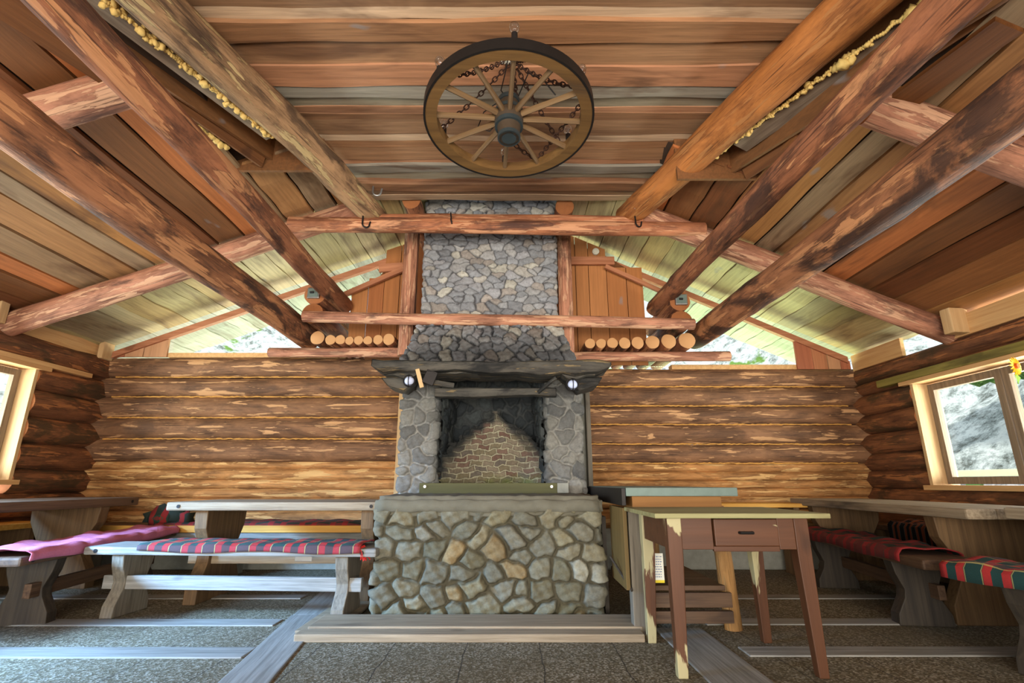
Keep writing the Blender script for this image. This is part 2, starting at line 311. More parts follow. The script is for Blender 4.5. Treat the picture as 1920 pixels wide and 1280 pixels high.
def log(name, p0, p1, r0, r1=None, mat='beam_log', parent=None, wob=0.06, ends=('cut_end_dark', 'cut_end_dark'), n=22, flat=1.0, seg=0.16, bend=0.0):
    """A peeled log from p0 to p1: local Z runs along it."""
    r1 = r0 if r1 is None else r1; p0 = Vector(p0); p1 = Vector(p1); d = p1 - p0; L = d.length
    rings = max(4, int(L / seg)); ph = [random.uniform(0, 6.28) for _ in range(8)]
    knots = [(random.uniform(0, L), random.uniform(0, 6.28), random.uniform(0.04, 0.13)) for _ in range(int(L * 1.6) + 1)]
    vs = []; fs = []; fm = []
    for i in range(rings + 1):
        z = L * i / rings; t = i / rings; r = r0 + (r1 - r0) * t
        cx = r * wob * 1.2 * math.sin(z * 1.7 + ph[0]) + bend * math.sin(PI * t); cy = r * wob * math.sin(z * 2.3 + ph[1])
        for k in range(n):
            th = 2 * PI * k / n
            rr = r * (1 + wob * 0.45 * math.sin(2 * th + ph[2] + z * 0.8) + wob * 0.35 * math.sin(3 * th + ph[3] - z * 1.9) + wob * 0.3 * math.sin(5 * th + ph[4] + z * 4.1) + random.uniform(-1, 1) * wob * 0.13)
            for (kz, kt, ka) in knots:
                dz = (z - kz) / 0.12; dt = math.sin((th - kt) / 2) * 5
                rr += r * ka * math.exp(-dz * dz - dt * dt)
            vs.append((cx + rr * math.cos(th), cy + rr * math.sin(th) * flat, z))
    for i in range(rings):
        for k in range(n): fs.append((i * n + k, i * n + (k + 1) % n, (i + 1) * n + (k + 1) % n, (i + 1) * n + k)); fm.append(0)
    for e, base, z in ((1, 0, -0.004), (2, rings * n, L + 0.004)):
        c = len(vs); vs.append((0, 0, z)); inner = len(vs)
        for k in range(n): x, y, _ = vs[base + k]; vs.append((x * 0.93, y * 0.93, z))
        for k in range(n):
            fs.append((base + k, base + (k + 1) % n, inner + (k + 1) % n, inner + k)); fm.append(e)
            fs.append((inner + k, inner + (k + 1) % n, c)); fm.append(e)
    mb = MB(); mb.v = vs; mb.f = fs; mb.fm = fm; mb.vc = [(1, 1, 1)] * len(vs)
    o = mb.build(name, [mat, ends[0], ends[1]], parent, smooth=True)
    o.rotation_mode = 'QUATERNION'; o.rotation_quaternion = d.to_track_quat('Z', 'Y')
    o.location = p0; return o
def lump(name, pts, mat, parent=None, **k):
    """irregular blobs: list of (x,y,z,r)"""
    b = bmesh.new()
    for (x, y, z, r) in pts:
        ret = bmesh.ops.create_icosphere(b, subdivisions=2, radius=1.0)
        s = [random.uniform(0.7, 1.25) for _ in range(3)]; ph = random.uniform(0, 6)
        for v in ret['verts']:
            q = v.co.copy(); w = 1 + 0.22 * math.sin(q.x * 4 + ph) * math.sin(q.y * 5 + ph) + 0.15 * math.sin(q.z * 7 + ph)
            v.co = Vector((x + q.x * s[0] * r * w, y + q.y * s[1] * r * w, z + q.z * s[2] * r * w))
    me = bpy.data.meshes.new(name); b.to_mesh(me); b.free(); me.materials.append(M[mat]); me.polygons.foreach_set('use_smooth', [True] * len(me.polygons))
    o = bpy.data.objects.new(name, me); COL.objects.link(o)
    if parent: o.parent = parent
    return o

# roof planes measured in the room
def zL(x, off=0.0): return 3.56 + 0.38 * (x + 1.632) + off
def zR(x, off=0.0): return 3.499 - 0.457 * (x - 1.383) + off
CEIL = 3.70
XL, XR, YB = -4.83, 4.05, 6.0

# ------------------------------------------------------------------ floor
fl = MB(); fl.box((XL - 0.2, -2.3, -0.12), (XR + 0.2, YB + 0.2, 0.0)); floor = tag(fl.build('floor', 'floor'), kind='structure')
def strip(pts, h=0.012, mat='grey_wood', ax='z', rz=0):
    m = MB(); n = len(pts); m.prism(pts, -0.02, h, 'z'); return m
def floor_strip(x0, y0, x1, y1, w, h=0.008):
    d = Vector((x1 - x0, y1 - y0, 0)); L = d.length; m = MB(); m.box((0, -w / 2, -0.03), (L, w / 2, h), bev=0.006)
    return m.build('wood_strip', 'grey_wood', floor, loc=(x0, y0, 0), rot=(0, 0, math.atan2(d.y, d.x)))
floor_strip(-1.0, 1.0, -1.43, 4.0, 0.24); floor_strip(-1.43, 4.0, -1.62, 5.6, 0.22)
floor_strip(1.09, 1.0, 1.06, 3.66, 0.30)
for (xa, xb, y, w) in ((-4.6, -1.56, 3.80, 0.16), (-4.3, -1.44, 3.17, 0.18), (1.28, 3.95, 3.82, 0.15), (1.28, 3.95, 3.19, 0.16), (-4.2, -1.3, 2.5, 0.16), (1.3, 3.9, 2.45, 0.16), (1.2, 3.9, 4.6, 0.14), (-4.6, -1.7, 4.6, 0.14)):
    floor_strip(xa, y, xb, y, w)

# ------------------------------------------------------------------ log walls
def log_wall(name, spans, zs, mats, y=None, x=None, parent=None):
    """spans: function of the course index -> list of (a, b) runs"""
    w = tag(empty(name), kind='structure')
    for i in range(len(zs) - 1):
        z1, z0 = zs[i], zs[i + 1]; zc = (z0 + z1) / 2; r = (z1 - z0) / 2 * 1.05
        for (a, b) in spans(i, zc):
            mt = mats(i)
            if y is not None: log('wall_log', (a, y + random.uniform(-0.01, 0.01), zc), (b, y, zc), r, r, mt, w, wob=0.035, n=20, seg=0.25)
            else: log('wall_log', (x, a, zc), (x, b, zc), r, r, mt, w, wob=0.035, n=20, seg=0.25)
    return w
def chink(wall, zs, a, b, y=None, x=None, sgn=1):
    m = MB()
    for z in zs:
        pts = [];
        n = int((b - a) / 0.03)
        for i in range(n + 1):
            t = a + (b - a) * i / n; j = random.uniform(-0.004, 0.004)
            pts.append((t, y + j, z + j) if y is not None else (x + j, t, z + j))
        m.tube(pts, [0.0075 + random.uniform(-0.003, 0.003) for _ in pts], 6)
    return tag(m.build('chinking_cord', 'jute', wall), 'yellow jute cord pressed into the log seams')
zbl = [2.36, 2.118, 1.882, 1.638, 1.393, 1.142, 1.06, 0.935, 0.835, 0.735, 0.60, 0.42]
zbr = [2.222, 2.003, 1.775, 1.558, 1.333, 1.118, 1.022, 0.93, 0.842, 0.75, 0.62, 0.42]
wbl = log_wall('wall_back_left', lambda i, z: [(XL - 0.15, -1.27)], zbl, lambda i: 'wall_log' if i < 5 else 'wall_log_ochre', y=YB + 0.09)
chink(wbl, zbl[1:5], XL + 0.1, -1.29, y=YB + 0.025)
wbr = log_wall('wall_back_right', lambda i, z: [(0.86, XR + 0.15)], zbr, lambda i: 'wall_log' if i < 5 else 'wall_log_ochre', y=YB + 0.09)
chink(wbr, zbr[1:6], 0.9, XR - 0.1, y=YB + 0.025)
# side walls, with a window gap between depth WD0 and WD1
zsl = [2.34, 2.07, 1.82, 1.555, 1.29, 1.03, 0.80, 0.56, 0.30]
zsr = [2.19, 2.02, 1.878, 1.655, 1.435, 1.22, 1.03, 0.84, 0.60, 0.34]
WLD = (0.7, 5.08); WRD = (2.6, 5.10)
wsl = log_wall('wall_left', lambda i, z: [(-2.2, 6.3)] if (z > 2.06 or z < 0.9) else [(-2.2, WLD[0] - 0.04), (WLD[1] + 0.04, 6.25)], zsl, lambda i: 'wall_log_dark', x=XL - 0.09)
wsr = log_wall('wall_right', lambda i, z: [(-2.2, 6.3)] if (z > 1.9 or z < 0.86) else [(-2.2, WRD[0] - 0.04), (WRD[1] + 0.04, 6.25)], zsr, lambda i: 'wall_log_dark', x=XR + 0.09)
# footing
for nm, lo, hi in (('trim_1', (XL - 0.2, YB - 0.03, 0), (-1.25, YB + 0.25, 0.42)), ('trim_2', (0.86, YB - 0.03, 0), (XR + 0.2, YB + 0.25, 0.42)),
                   ('trim_3', (XL - 0.25, -2.2, 0), (XL + 0.02, YB, 0.30)), ('trim_4', (XR - 0.02, -2.2, 0), (XR + 0.25, YB, 0.34))):
    m = MB(); m.box(lo, hi, bev=0.02); tag(m.build(nm, 'concrete'), 'rough concrete footing under the log wall', kind='structure')
# timber posts closing logs beside the chimney
for nm, x0, mt in (('trim_5', -1.285, 'pine_z'), ('trim_6', 0.835, 'grey_wood_z')):
    m = MB(); m.box((x0, 5.80, 0.4), (x0 + 0.05, 6.12, 2.2), bev=0.004); tag(m.build(nm, mt), kind='structure')
# gable wall: fascia under boards, end boards, upright boards, glazing
g = tag(empty('wall_gable'), kind='structure')
def slope_bar(xa, za, xb, zb, y0, y1, h, name, mat, par, bev=0.004):
    m = MB(); m.prism([(xa, za), (xb, zb), (xb, zb + h), (xa, za + h)], y0, y1, 'y'); return m.build(name, mat, par)
M['fascia_x'] = wood_mat('pinkish_fascia_board', srgb(150, 92, 62), srgb(186, 124, 88), 'X', 40)
slope_bar(-4.75, zL(-4.75, -0.045), -1.35, zL(-1.35, -0.045), 5.92, 5.98, 0.075, 'fascia', 'fascia_x', g)
slope_bar(1.2, zR(1.2, -0.045), 3.98, zR(3.98, -0.045), 5.92, 5.98, 0.075, 'fascia', 'fascia_x', g)
def upright_boards(name, xs, zlo, ztop, y, cols, par, th=0.025):
    m = MB()
    for i in range(len(xs) - 1):
        a, b = xs[i] + 0.004, xs[i + 1] - 0.004; j = random.uniform(-0.006, 0.006); c = srgb(*random.choice(cols))
        zt0, zt1 = ztop(a), ztop(b)
        vs = [(a, y + j, zlo), (b, y + j, zlo), (b, y + j, zt1), (a, y + j, zt0)]; vs += [(p[0], y + j + th, p[2]) for p in vs]
        m.add(vs, [(0, 1, 2, 3), (7, 6, 5, 4), (0, 4, 5, 1), (1, 5, 6, 2), (2, 6, 7, 3), (3, 7, 4, 0)], 0, c[:3])
    return m.build(name, 'boards_up', par, tone=True)
ocols = [(176, 112, 62), (188, 124, 72), (168, 102, 56), (196, 136, 84)]
upright_boards('corner_board', [-4.78, -4.62, -4.4, -4.12], 2.35, lambda x: zL(x, 0.0), 5.95, [(190, 120, 84), (204, 150, 108), (176, 104, 72)], g)
upright_boards('corner_board', [3.38, 3.58, 3.75, 3.9, 4.02], 2.2, lambda x: zR(x, 0.0), 5.95, [(190, 124, 84), (200, 146, 104), (176, 104, 72)], g)
m = MB(); m.prism([(-1.74, 2.3), (-0.93, 2.3), (-0.93, 3.9), (-1.4, zL(-1.4, 0.05)), (-1.74, 3.2)], 5.90, 5.92, 'y'); m.build('backing', 'brown_board', g)
m = MB(); m.prism([(0.47, 2.3), (1.58, 2.3), (1.58, 3.36), (1.1, zR(1.1, 0.05)), (0.47, 3.9)], 5.90, 5.92, 'y'); m.build('backing', 'brown_board', g)
upright_boards('gable_board', [-1.95, -1.75, -1.56, -1.37, -1.16, -0.92], 2.36, lambda x: min(zL(x, 0.1), 3.20 if x < -1.75 else 3.32 if x < -1.56 else 4.2), 5.86, ocols, g)
upright_boards('gable_board', [0.46, 0.66, 0.78, 0.94, 1.16, 1.40, 1.60], 2.23, lambda x: min(zR(x, 0.1), 4.2 if x < 1.16 else 3.46), 5.86, ocols, g)
# sill boards under glazing
for x0, x1, z in ((-4.12, -2.0, 2.36), (1.9, 3.40, 2.215)):
    m = MB(); m.box((x0, 5.97, z - 0.01), (x1, 6.10, z + 0.045), bev=0.004); m.build('sill', 'pine_y', g)
def tri_glass(name, x0, x1, z0, f, y, lab):
    w = tag(empty(name), lab, kind='structure'); m = MB(); m.prism([(x0, z0), (x1, z0), (x1, max(z0 + 0.01, f(x1))), (x0, max(z0 + 0.01, f(x0)))], y, y + 0.006, 'y'); m.build('pane', 'glass', w); return w
tri_glass('window_1', -4.12, -1.95, 2.40, lambda x: zL(x, -0.02), 6.04, 'triangular glazing under the left roof slope')
tri_glass('window_2', 1.62, 3.40, 2.25, lambda x: zR(x, -0.02), 6.04, 'triangular glazing under the right roof slope')

# ------------------------------------------------------------------ side windows
def side_window(name, X, sg, y0, y1, z0, z1, mull, label):
    w = tag(empty(name, (X, y0, z0)), label, kind='structure'); L = y1 - y0; Hh = z1 - z0
    def bx(nm, lo, hi, mt, bev=0.003, par=None): m = MB(); m.box(lo, hi, bev=bev); return m.build(nm, mt, par or w)
    o = 0.02
    bx('reveal', (-o if sg > 0 else -0.24, L, 0), (0.24 if sg > 0 else o, L + 0.04, Hh), 'pine_z')
    bx('reveal', (-o if sg > 0 else -0.24, -0.04, 0), (0.24 if sg > 0 else o, 0, Hh), 'pine_z')
    bx('head', (-0.05 if sg > 0 else -0.24, -0.15, Hh), (0.24 if sg > 0 else 0.05, L + 0.15, Hh + 0.04), 'pine_y')
    bx('sill', (-0.06 if sg > 0 else -0.24, -0.08, -0.045), (0.24 if sg > 0 else 0.06, L + 0.08, 0), 'pine_y')
    s0, s1 = (0.12, 0.17) if sg > 0 else (-0.17, -0.12)
    fr = w
    edges = [0] + mull + [L]
    for k in range(len(edges) - 1):
        a, b = edges[k] + 0.005, edges[k + 1] - 0.005; m = MB(); fw = 0.065
        m.box((s0, a, 0.01), (s1, a + fw, Hh - 0.01), bev=0.003); m.box((s0, b - fw, 0.01), (s1, b, Hh - 0.01), bev=0.003)
        m.box((s0, a + fw, 0.01), (s1, b - fw, 0.01 + fw), bev=0.003); m.box((s0, a + fw, Hh - 0.01 - fw), (s1, b - fw, Hh - 0.01), bev=0.003)
        sash = m.build('sash', 'frame_z', w); q = MB(); xm = (s0 + s1) / 2
        q.box((xm - 0.002, a + fw, 0.01 + fw), (xm + 0.002, b - fw, Hh - 0.01 - fw)); q.build('pane', 'glass', sash)
    return w
side_window('window_3', XL, -1, WLD[0], WLD[1], 0.93, 2.01, [0.9, 1.75, 2.6, 3.5], 'pine framed window in the left log wall')
side_window('window_4', XR, 1, WRD[0], WRD[1], 0.88, 1.86, [0.85, 1.70], 'pine framed window in the right log wall')
# header boards above the windows
m = MB(); m.box((XR - 0.06, 2.2, 1.90), (XR + 0.1, 5.55, 1.975), bev=0.006); tag(m.build('trim_7', 'green_y'), kind='structure')
m = MB(); m.box((XL - 0.1, 2.0, 2.05), (XL + 0.05, 5.75, 2.10), bev=0.006); tag(m.build('trim_8', 'pine_y'), kind='structure')
# clerestory infill between wall top and roof
m = MB(); m.box((XR + 0.02, -2.0, 2.18), (XR + 0.06, 4.70, 2.37)); m.box((XR + 0.02, 5.2, 2.18), (XR + 0.06, 6.0, 2.37)); tag(m.build('trim_9', 'pine_y'), kind='structure')
m = MB(); m.box((XL - 0.06, -2.0, 2.32), (XL - 0.02, 6.0, 2.50)); tag(m.build('trim_10', 'pine_y'), kind='structure')
wcl = tag(empty('window_5', (XR + 0.04, 4.7, 2.18)), 'narrow glazed slot above the right wall', kind='structure'); m = MB(); m.box((0, 0, 0), (0.004, 0.5, 0.2)); m.build('pane', 'glass', wcl)
m = MB(); m.box((XL + 0.0, 5.80, 2.30), (XL + 0.06, 5.97, 2.50), bev=0.01); tag(m.build('trim_11', 'pine_z'), kind='structure')

# ------------------------------------------------------------------ roof boards
side_cols = [(150, 96, 54), (168, 118, 72), (128, 82, 46), (176, 120, 66), (146, 112, 78), (120, 72, 40), (158, 128, 96), (186, 110, 60)]
back_cols = [(196, 180, 132), (184, 168, 118), (204, 186, 142), (172, 154, 106), (190, 162, 108), (166, 150, 116)]
def lim(side, y):   # inner edge of the side roof near the camera
    return -2.50 + 0.29 * (y - 2.185) if side < 0 else 2.40 - 0.30 * (y - 1.96)
def side_roof(name, side, xe, xi, zf):
    m = MB(); x = xe; k = 0
    while (x < -0.25 if side < 0 else x > 0.15):
        w = random.uniform(0.17, 0.27); x2 = x - side * w; gap = 0.0
        a, b = sorted((x, x2)); cut = -9
        if abs(a if side > 0 else b) < 2.95:
            inner = a if side > 0 else b
            cut = 2.185 + (inner + 2.50) / 0.29 if side < 0 else 1.96 + (2.40 - inner) / 0.30
            cut = min(cut, 3.75)
        if abs(b if side > 0 else a) < abs(xi): cut = 4.70
        y0 = max(-2.2, cut) ; off = 0.13 + random.uniform(0, 0.014)
        col = srgb(*side_cols[(k * 5 + (3 if side > 0 else 0)) % len(side_cols)])
        aa_, bb_ = a + 0.006 + 0.012 * random.random(), b - 0.006 - 0.012 * random.random(); splits = [y0, 4.72 + random.uniform(-0.02, 0.02), 6.0, 6.9]
        for j in range(3):
            c = col if j == 0 else srgb(*random.choice(back_cols)) if j == 1 else srgb(*random.choice(((176, 182, 166), (188, 190, 176), (166, 172, 160))))
            ya, yb = splits[j], splits[j + 1]
            if yb <= ya: continue
            aa, bb = (aa_, bb_) if j == 0 else (a + 0.004, b - 0.004)
            za, zb = zf(aa, off), zf(bb, off); th = 0.025
            n = 6; vs = []; fs = []
            for q in range(n + 1):
                y = ya + (yb - ya) * q / n; d = 0.008 * math.sin(q * 2.1 + k)
                vs += [(aa, y, za + d), (bb, y, zb + d), (bb, y, zb + th + d), (aa, y, za + th + d)]
            for q in range(n):
                o = q * 4
                for e in range(4): fs.append((o + e, o + (e + 1) % 4, o + 4 + (e + 1) % 4, o + 4 + e))
            fs += [(0, 1, 2, 3), (n * 4 + 3, n * 4 + 2, n * 4 + 1, n * 4)]
            m.add(vs, fs, 0, c[:3])
        x = x2; k += 1
    # dark weatherproofing sheet above
    return tag(m.build(name, 'boards_side', tone=True), kind='structure')
side_roof('ceiling_left', -1, -5.0, -1.62, zL)
side_roof('ceiling_right', 1, 4.17, 1.42, zR)
M['felt'] = plain('roofing_felt', srgb(58, 42, 30), 0.9)
m = MB()
m.prism([(-5.12, zL(-5.12, 0.21)), (-2.2, zL(-2.2, 0.21)), (-2.2, zL(-2.2, 0.24)), (-5.12, zL(-5.12, 0.24))], -2.3, 7.0, 'y')
m.prism([(-2.2, zL(-2.2, 0.21)), (-0.08, zL(-0.08, 0.21)), (-0.08, zL(-0.08, 0.24)), (-2.2, zL(-2.2, 0.24))], 3.80, 7.0, 'y')
m.prism([(4.19, zR(4.19, 0.21)), (2.2, zR(2.2, 0.21)), (2.2, zR(2.2, 0.24)), (4.19, zR(4.19, 0.24))], -2.3, 7.0, 'y')
m.prism([(2.2, zR(2.2, 0.21)), (-0.08, zR(-0.08, 0.21)), (-0.08, zR(-0.08, 0.24)), (2.2, zR(2.2, 0.24))], 3.80, 7.0, 'y')
m.box((-3.4, -2.3, CEIL + 0.12), (3.2, 3.82, CEIL + 0.14))
tag(m.build('roof_shell', 'felt'), kind='structure')
# flat middle ceiling, boards across
mid_cols = [(160, 114, 78), (142, 106, 76), (176, 126, 92), (142, 132, 116), (156, 114, 80), (188, 156, 124), (148, 106, 74), (150, 136, 112), (170, 118, 84)]
seams = [-2.2]
while seams[-1] < 2.3: seams.append(seams[-1] + random.uniform(0.15, 0.21))
seams = [s for s in seams if s < 2.40] + [2.50, 2.575, 2.753, 2.947, 3.121, 3.25, 3.389, 3.46, 3.538, 3.69, 3.77, 3.854, 4.022, 4.10, 4.228, 4.33, 4.407, 4.53, 4.66, 4.74]
m = MB()
for i in range(len(seams) - 1):
    a, b = seams[i], seams[i + 1]; up = 0.028 if (b - a < 0.11 or i % 3 == 1) else 0.0
    y = (a + b) / 2; xl = -1.95 - 0.25 * (4.7 - y); xr = 1.85 + 0.26 * (4.7 - y)
    if y > 3.6: xl = max(xl, -2.1); xr = min(xr, 1.9)
    if y > 3.75: xl, xr = -1.72, 1.50
    c = srgb(*mid_cols[(i * 4) % len(mid_cols)]); n = 24; vs = []; fs = []; ph = random.uniform(0, 6); ph2 = random.uniform(0, 6); tw = random.uniform(-0.008, 0.008)
    for q in range(n + 1):
        x = xl + (xr - xl) * q / n; ea = 0.010 * math.sin(x * 2.1 + ph) + 0.006 * math.sin(x * 5 + ph2) + (0.02 if up else 0); eb = 0.010 * math.sin(x * 2.3 + ph2) + 0.006 * math.sin(x * 6 + ph) + (0.02 if up else 0)
        vs += [(x, a + 0.004 - ea, CEIL + up + tw), (x, b - 0.004 + eb, CEIL + up - tw), (x, b + eb, CEIL + up + 0.024), (x, a - ea, CEIL + up + 0.024)]
    for q in range(n):
        o = q * 4
        for e in range(4): fs.append((o + e, o + (e + 1) % 4, o + 4 + (e + 1) % 4, o + 4 + e))
    fs += [(0, 1, 2, 3), (n * 4 + 3, n * 4 + 2, n * 4 + 1, n * 4)]
    m.add(vs, fs, 0, c[:3])
tag(m.build('ceiling_middle', 'boards_mid', tone=True), kind='structure')
m = MB()
for side, f in ((-1, zL), (1, zR)):
    for q in range(14):
        ya, yb = -2.2 + 0.43 * q, -2.2 + 0.43 * (q + 1); yb = min(yb, 3.80); xa, xb = lim(side, ya) - side * 0.03, lim(side, yb) - side * 0.03
        vs = [(xa, ya, f(xa, 0.10)), (xb, yb, f(xb, 0.10)), (xb, yb, CEIL + 0.1), (xa, ya, CEIL + 0.1)]; vs += [(p[0] + side * 0.03, p[1], p[2]) for p in vs]
        m.add(vs, [(0, 1, 2, 3), (7, 6, 5, 4), (0, 4, 5, 1), (1, 5, 6, 2), (2, 6, 7, 3), (3, 7, 4, 0)], 0, srgb(124, 80, 44)[:3])
m.box((-2.5, 3.76, 3.42), (-1.6, 3.79, CEIL + 0.12), 0, srgb(124, 80, 44)[:3]); m.box((1.38, 3.76, 3.34), (2.3, 3.79, CEIL + 0.12), 0, srgb(124, 80, 44)[:3])
tag(m.build('trim_12', 'boards_side', tone=True), kind='structure')
# valley boards between side roofs and the middle ceiling
def long_board(name, p0, p1, w, th, mat, tilt=0.0, label=None, cat='board', n=14, jag=0.0):
    p0 = Vector(p0); p1 = Vector(p1); d = p1 - p0; L = d.length; m = MB(); vs = []; fs = []
    for q in range(n + 1):
        x = L * q / n; j = jag * (random.random() - 0.5)
        vs += [(x, -th / 2, -w / 2 + j), (x, th / 2, -w / 2 + j), (x, th / 2, w / 2), (x, -th / 2, w / 2)]
    for q in range(n):
        o = q * 4
        for e in range(4): fs.append((o + e, o + (e + 1) % 4, o + 4 + (e + 1) % 4, o + 4 + e))
    fs += [(0, 1, 2, 3), (n * 4 + 3, n * 4 + 2, n * 4 + 1, n * 4)]
    m.add(vs, fs); o = m.build(name, mat); o.location = p0
    rx = Matrix.Rotation(tilt, 4, 'X'); o.rotation_mode = 'QUATERNION'; o.rotation_quaternion = (Vector((1, 0, 0)).rotation_difference(d.normalized()).to_matrix().to_4x4() @ rx).to_quaternion()
    if label: tag(o, label, cat)
    return o
long_board('valley_board', (-3.0, 0.6, 3.40), (-2.06, 3.72, 3.56), 0.26, 0.03, 'brown_board', math.radians(18), 'wide brown valley board slanting above the left barked purlin')
long_board('valley_board', (-2.90, 0.6, 3.44), (-1.84, 3.40, 3.49), 0.15, 0.03, 'grey_board', math.radians(80), 'silvery grey board beside the foam line of the left barked log')
long_board('valley_board', (2.86, 0.6, 3.22), (1.90, 3.72, 3.46), 0.30, 0.03, 'brown_board', math.radians(-18), 'wide brown valley board sloping beside the right purlin')
long_board('valley_board', (3.10, 0.6, 3.42), (1.80, 3.50, 3.46), 0.14, 0.03, 'grey_board', math.radians(-80), 'narrow grey board behind the foam blobs of the right smooth log')

# ------------------------------------------------------------------ beams
def beam(name, *a, label=None, cat='beam', group=None, **k): return tag(log(name, *a, **k), label, cat, group)
beam('valley_log', (-2.40, 0.7, 3.52), (-1.40, 4.72, 3.53), 0.165, 0.118, 'beam_grey', label='thick grey barked log bounding the left edge of the middle ceiling', wob=0.10)
beam('valley_log', (2.48, 0.7, 3.52), (1.18, 4.74, 3.53), 0.165, 0.125, 'beam_smooth', label='thick smooth orange log bounding the right edge of the middle ceiling', wob=0.05)
def on(a, b, y): return (a * y, y, 0.9 + b * y)
# lower purlins: fixed height and offset
beam('purlin_log', (-2.33, 0.4, 2.50), (-2.36, 5.72, 2.53), 0.118, 0.142, 'beam_scorched', label='lower purlin log on the left, blotched dark and crossing in front of the rafter', wob=0.07)
beam('purlin_log', (2.22, 0.4, 2.46), (2.13, 5.74, 2.52), 0.128, 0.125, 'beam_scorched', label='lower purlin log on the right, ending beside the thickest short log', wob=0.08)
beam('purlin_log', (-1.95, 0.4, 2.89), (-1.99, 5.78, 2.93), 0.100, 0.098, 'beam_log', label='upper purlin log on the left, thinner, above the square floodlight', wob=0.08)
beam('purlin_log', (1.92, 0.4, 2.84), (1.69, 5.78, 2.91), 0.105, 0.100, 'beam_log', label='upper purlin log on the right, thinner, above the square floodlight', wob=0.10)
# trusses
beam('rafter_log', (-4.86, 4.70, 2.335), (-1.50, 4.70, 3.61), 0.112, 0.105, 'rafter_log', label='pinkish rafter log rising from the left wall top towards the tie beam', wob=0.04)
beam('rafter_log', (4.14, 4.62, 2.236), (1.27, 4.70, 3.552), 0.112, 0.110, 'rafter_log', label='pinkish rafter log rising from the right wall top towards the tie beam', wob=0.04)
beam('rafter_log', (-4.86, 2.66, 2.335), (-2.36, 2.66, 3.285), 0.118, 0.115, 'rafter_log', label='short rafter log near the top left corner, mostly hidden by the purlins', wob=0.04)
beam('rafter_log', (4.14, 2.66, 2.24), (2.20, 2.66, 3.127), 0.118, 0.115, 'rafter_log', label='short rafter log near the top right corner, cut end under the brown boards', wob=0.04)
beam('tie_log', (-2.20, 4.60, 3.375), (1.90, 4.60, 3.312), 0.076, 0.072, 'tie_log', label='orange tie beam log with hooks spanning across above the chimney', wob=0.05)
beam('tie_log', (-1.47, 4.66, 3.455), (1.30, 4.66, 3.42), 0.068, 0.066, 'tie_log', label='darker log lying on top of the hooked tie beam', wob=0.06)
beam('rail_log', (-2.14, 5.02, 2.545), (1.86, 5.02, 2.47), 0.060, 0.057, 'rafter_log', label='slim log rail crossing in front of the chimney above the short log ends', wob=0.05)
beam('shelf_log', (-2.64, 5.42, 2.268), (-1.06, 5.42, 2.272), 0.052, 0.055, 'rafter_log', label='log bearer under the row of short logs, left of the chimney', wob=0.05)
beam('shelf_log', (0.62, 5.42, 2.225), (2.36, 5.42, 2.225), 0.052, 0.055, 'rafter_log', label='log bearer under the row of short logs, right of the chimney', wob=0.05)
beam('trimmer_log', (-1.054, 4.80, 3.765), (-1.054, 5.95, 3.79), 0.098, 0.098, 'beam_log', label='round log end pointing forward above the left side of the chimney', wob=0.04)
beam('trimmer_log', (0.56, 4.86, 3.72), (0.56, 5.95, 3.76), 0.098, 0.098, 'beam_log', label='round log end pointing forward above the right side of the chimney', wob=0.04)
def post(x, y, w, z0, z1, lab):
    m = MB(); c = w / 2; k = 0.3 * w; n = 10; P = [(-c, -c + k), (-c + k, -c), (c - k, -c), (c, -c + k), (c, c), (-c, c)]
    vs = []; fs = []
    for i in range(n + 1):
        z = z0 + (z1 - z0) * i / n; s = 1 + random.uniform(-0.04, 0.04)
        vs += [(p[0] * s, p[1] * s, z) for p in P]
    for i in range(n):
        for e in range(6): fs.append((i * 6 + e, i * 6 + (e + 1) % 6, (i + 1) * 6 + (e + 1) % 6, (i + 1) * 6 + e))
    fs += [tuple(range(6)), tuple(n * 6 + e for e in range(6))]
    m.add(vs, fs); o = m.build('timber_post', 'rafter_log', loc=(x, y, 0)); return tag(o, lab, 'post')
post(-1.135, 5.30, 0.15, 2.20, 3.66, 'rough hewn upright post left of the grey chimney')
post(0.585, 5.30, 0.15, 2.20, 3.62, 'rough hewn upright post right of the grey chimney')
# short logs in rows
xs_l = [(-2.085, 0.074), (-1.945, 0.056), (-1.838, 0.053), (-1.738, 0.046), (-1.642, 0.050), (-1.542, 0.048), (-1.437, 0.053), (-1.318, 0.062)]
xs_r = [(0.83, 0.055), (0.955, 0.053), (1.075, 0.058), (1.205, 0.062), (1.340, 0.066), (1.508, 0.073), (1.675, 0.078), (1.872, 0.088)]
ords = ['thickest, beside the lower purlin', 'second from the purlin, small', 'third from the purlin', 'fourth from the purlin, thinnest, cracked', 'fifth from the purlin', 'sixth from the purlin', 'seventh from the purlin, two from the post', 'nearest the post']
for i, (x, r) in enumerate(xs_l):
    beam('short_log', (x, 5.30, 2.325 + r + 0.0), (x, 6.5, 2.40 + r * 0.6), r, r, 'beam_log', label='pale cut log end left of the chimney, ' + ords[i], cat='log', group='short logs in a row left of the chimney', ends=('cut_end', 'cut_end'), wob=0.05, n=20)
for i, (x, r) in enumerate(xs_r):
    beam('short_log', (x, 5.30, 2.283 + r), (x, 6.5, 2.33 + r * 0.6), r, r, 'beam_log', label='pale cut log end right of the chimney, ' + ords[7 - i], cat='log', group='short logs in a row right of the chimney', ends=('cut_end', 'cut_end'), wob=0.05, n=20)
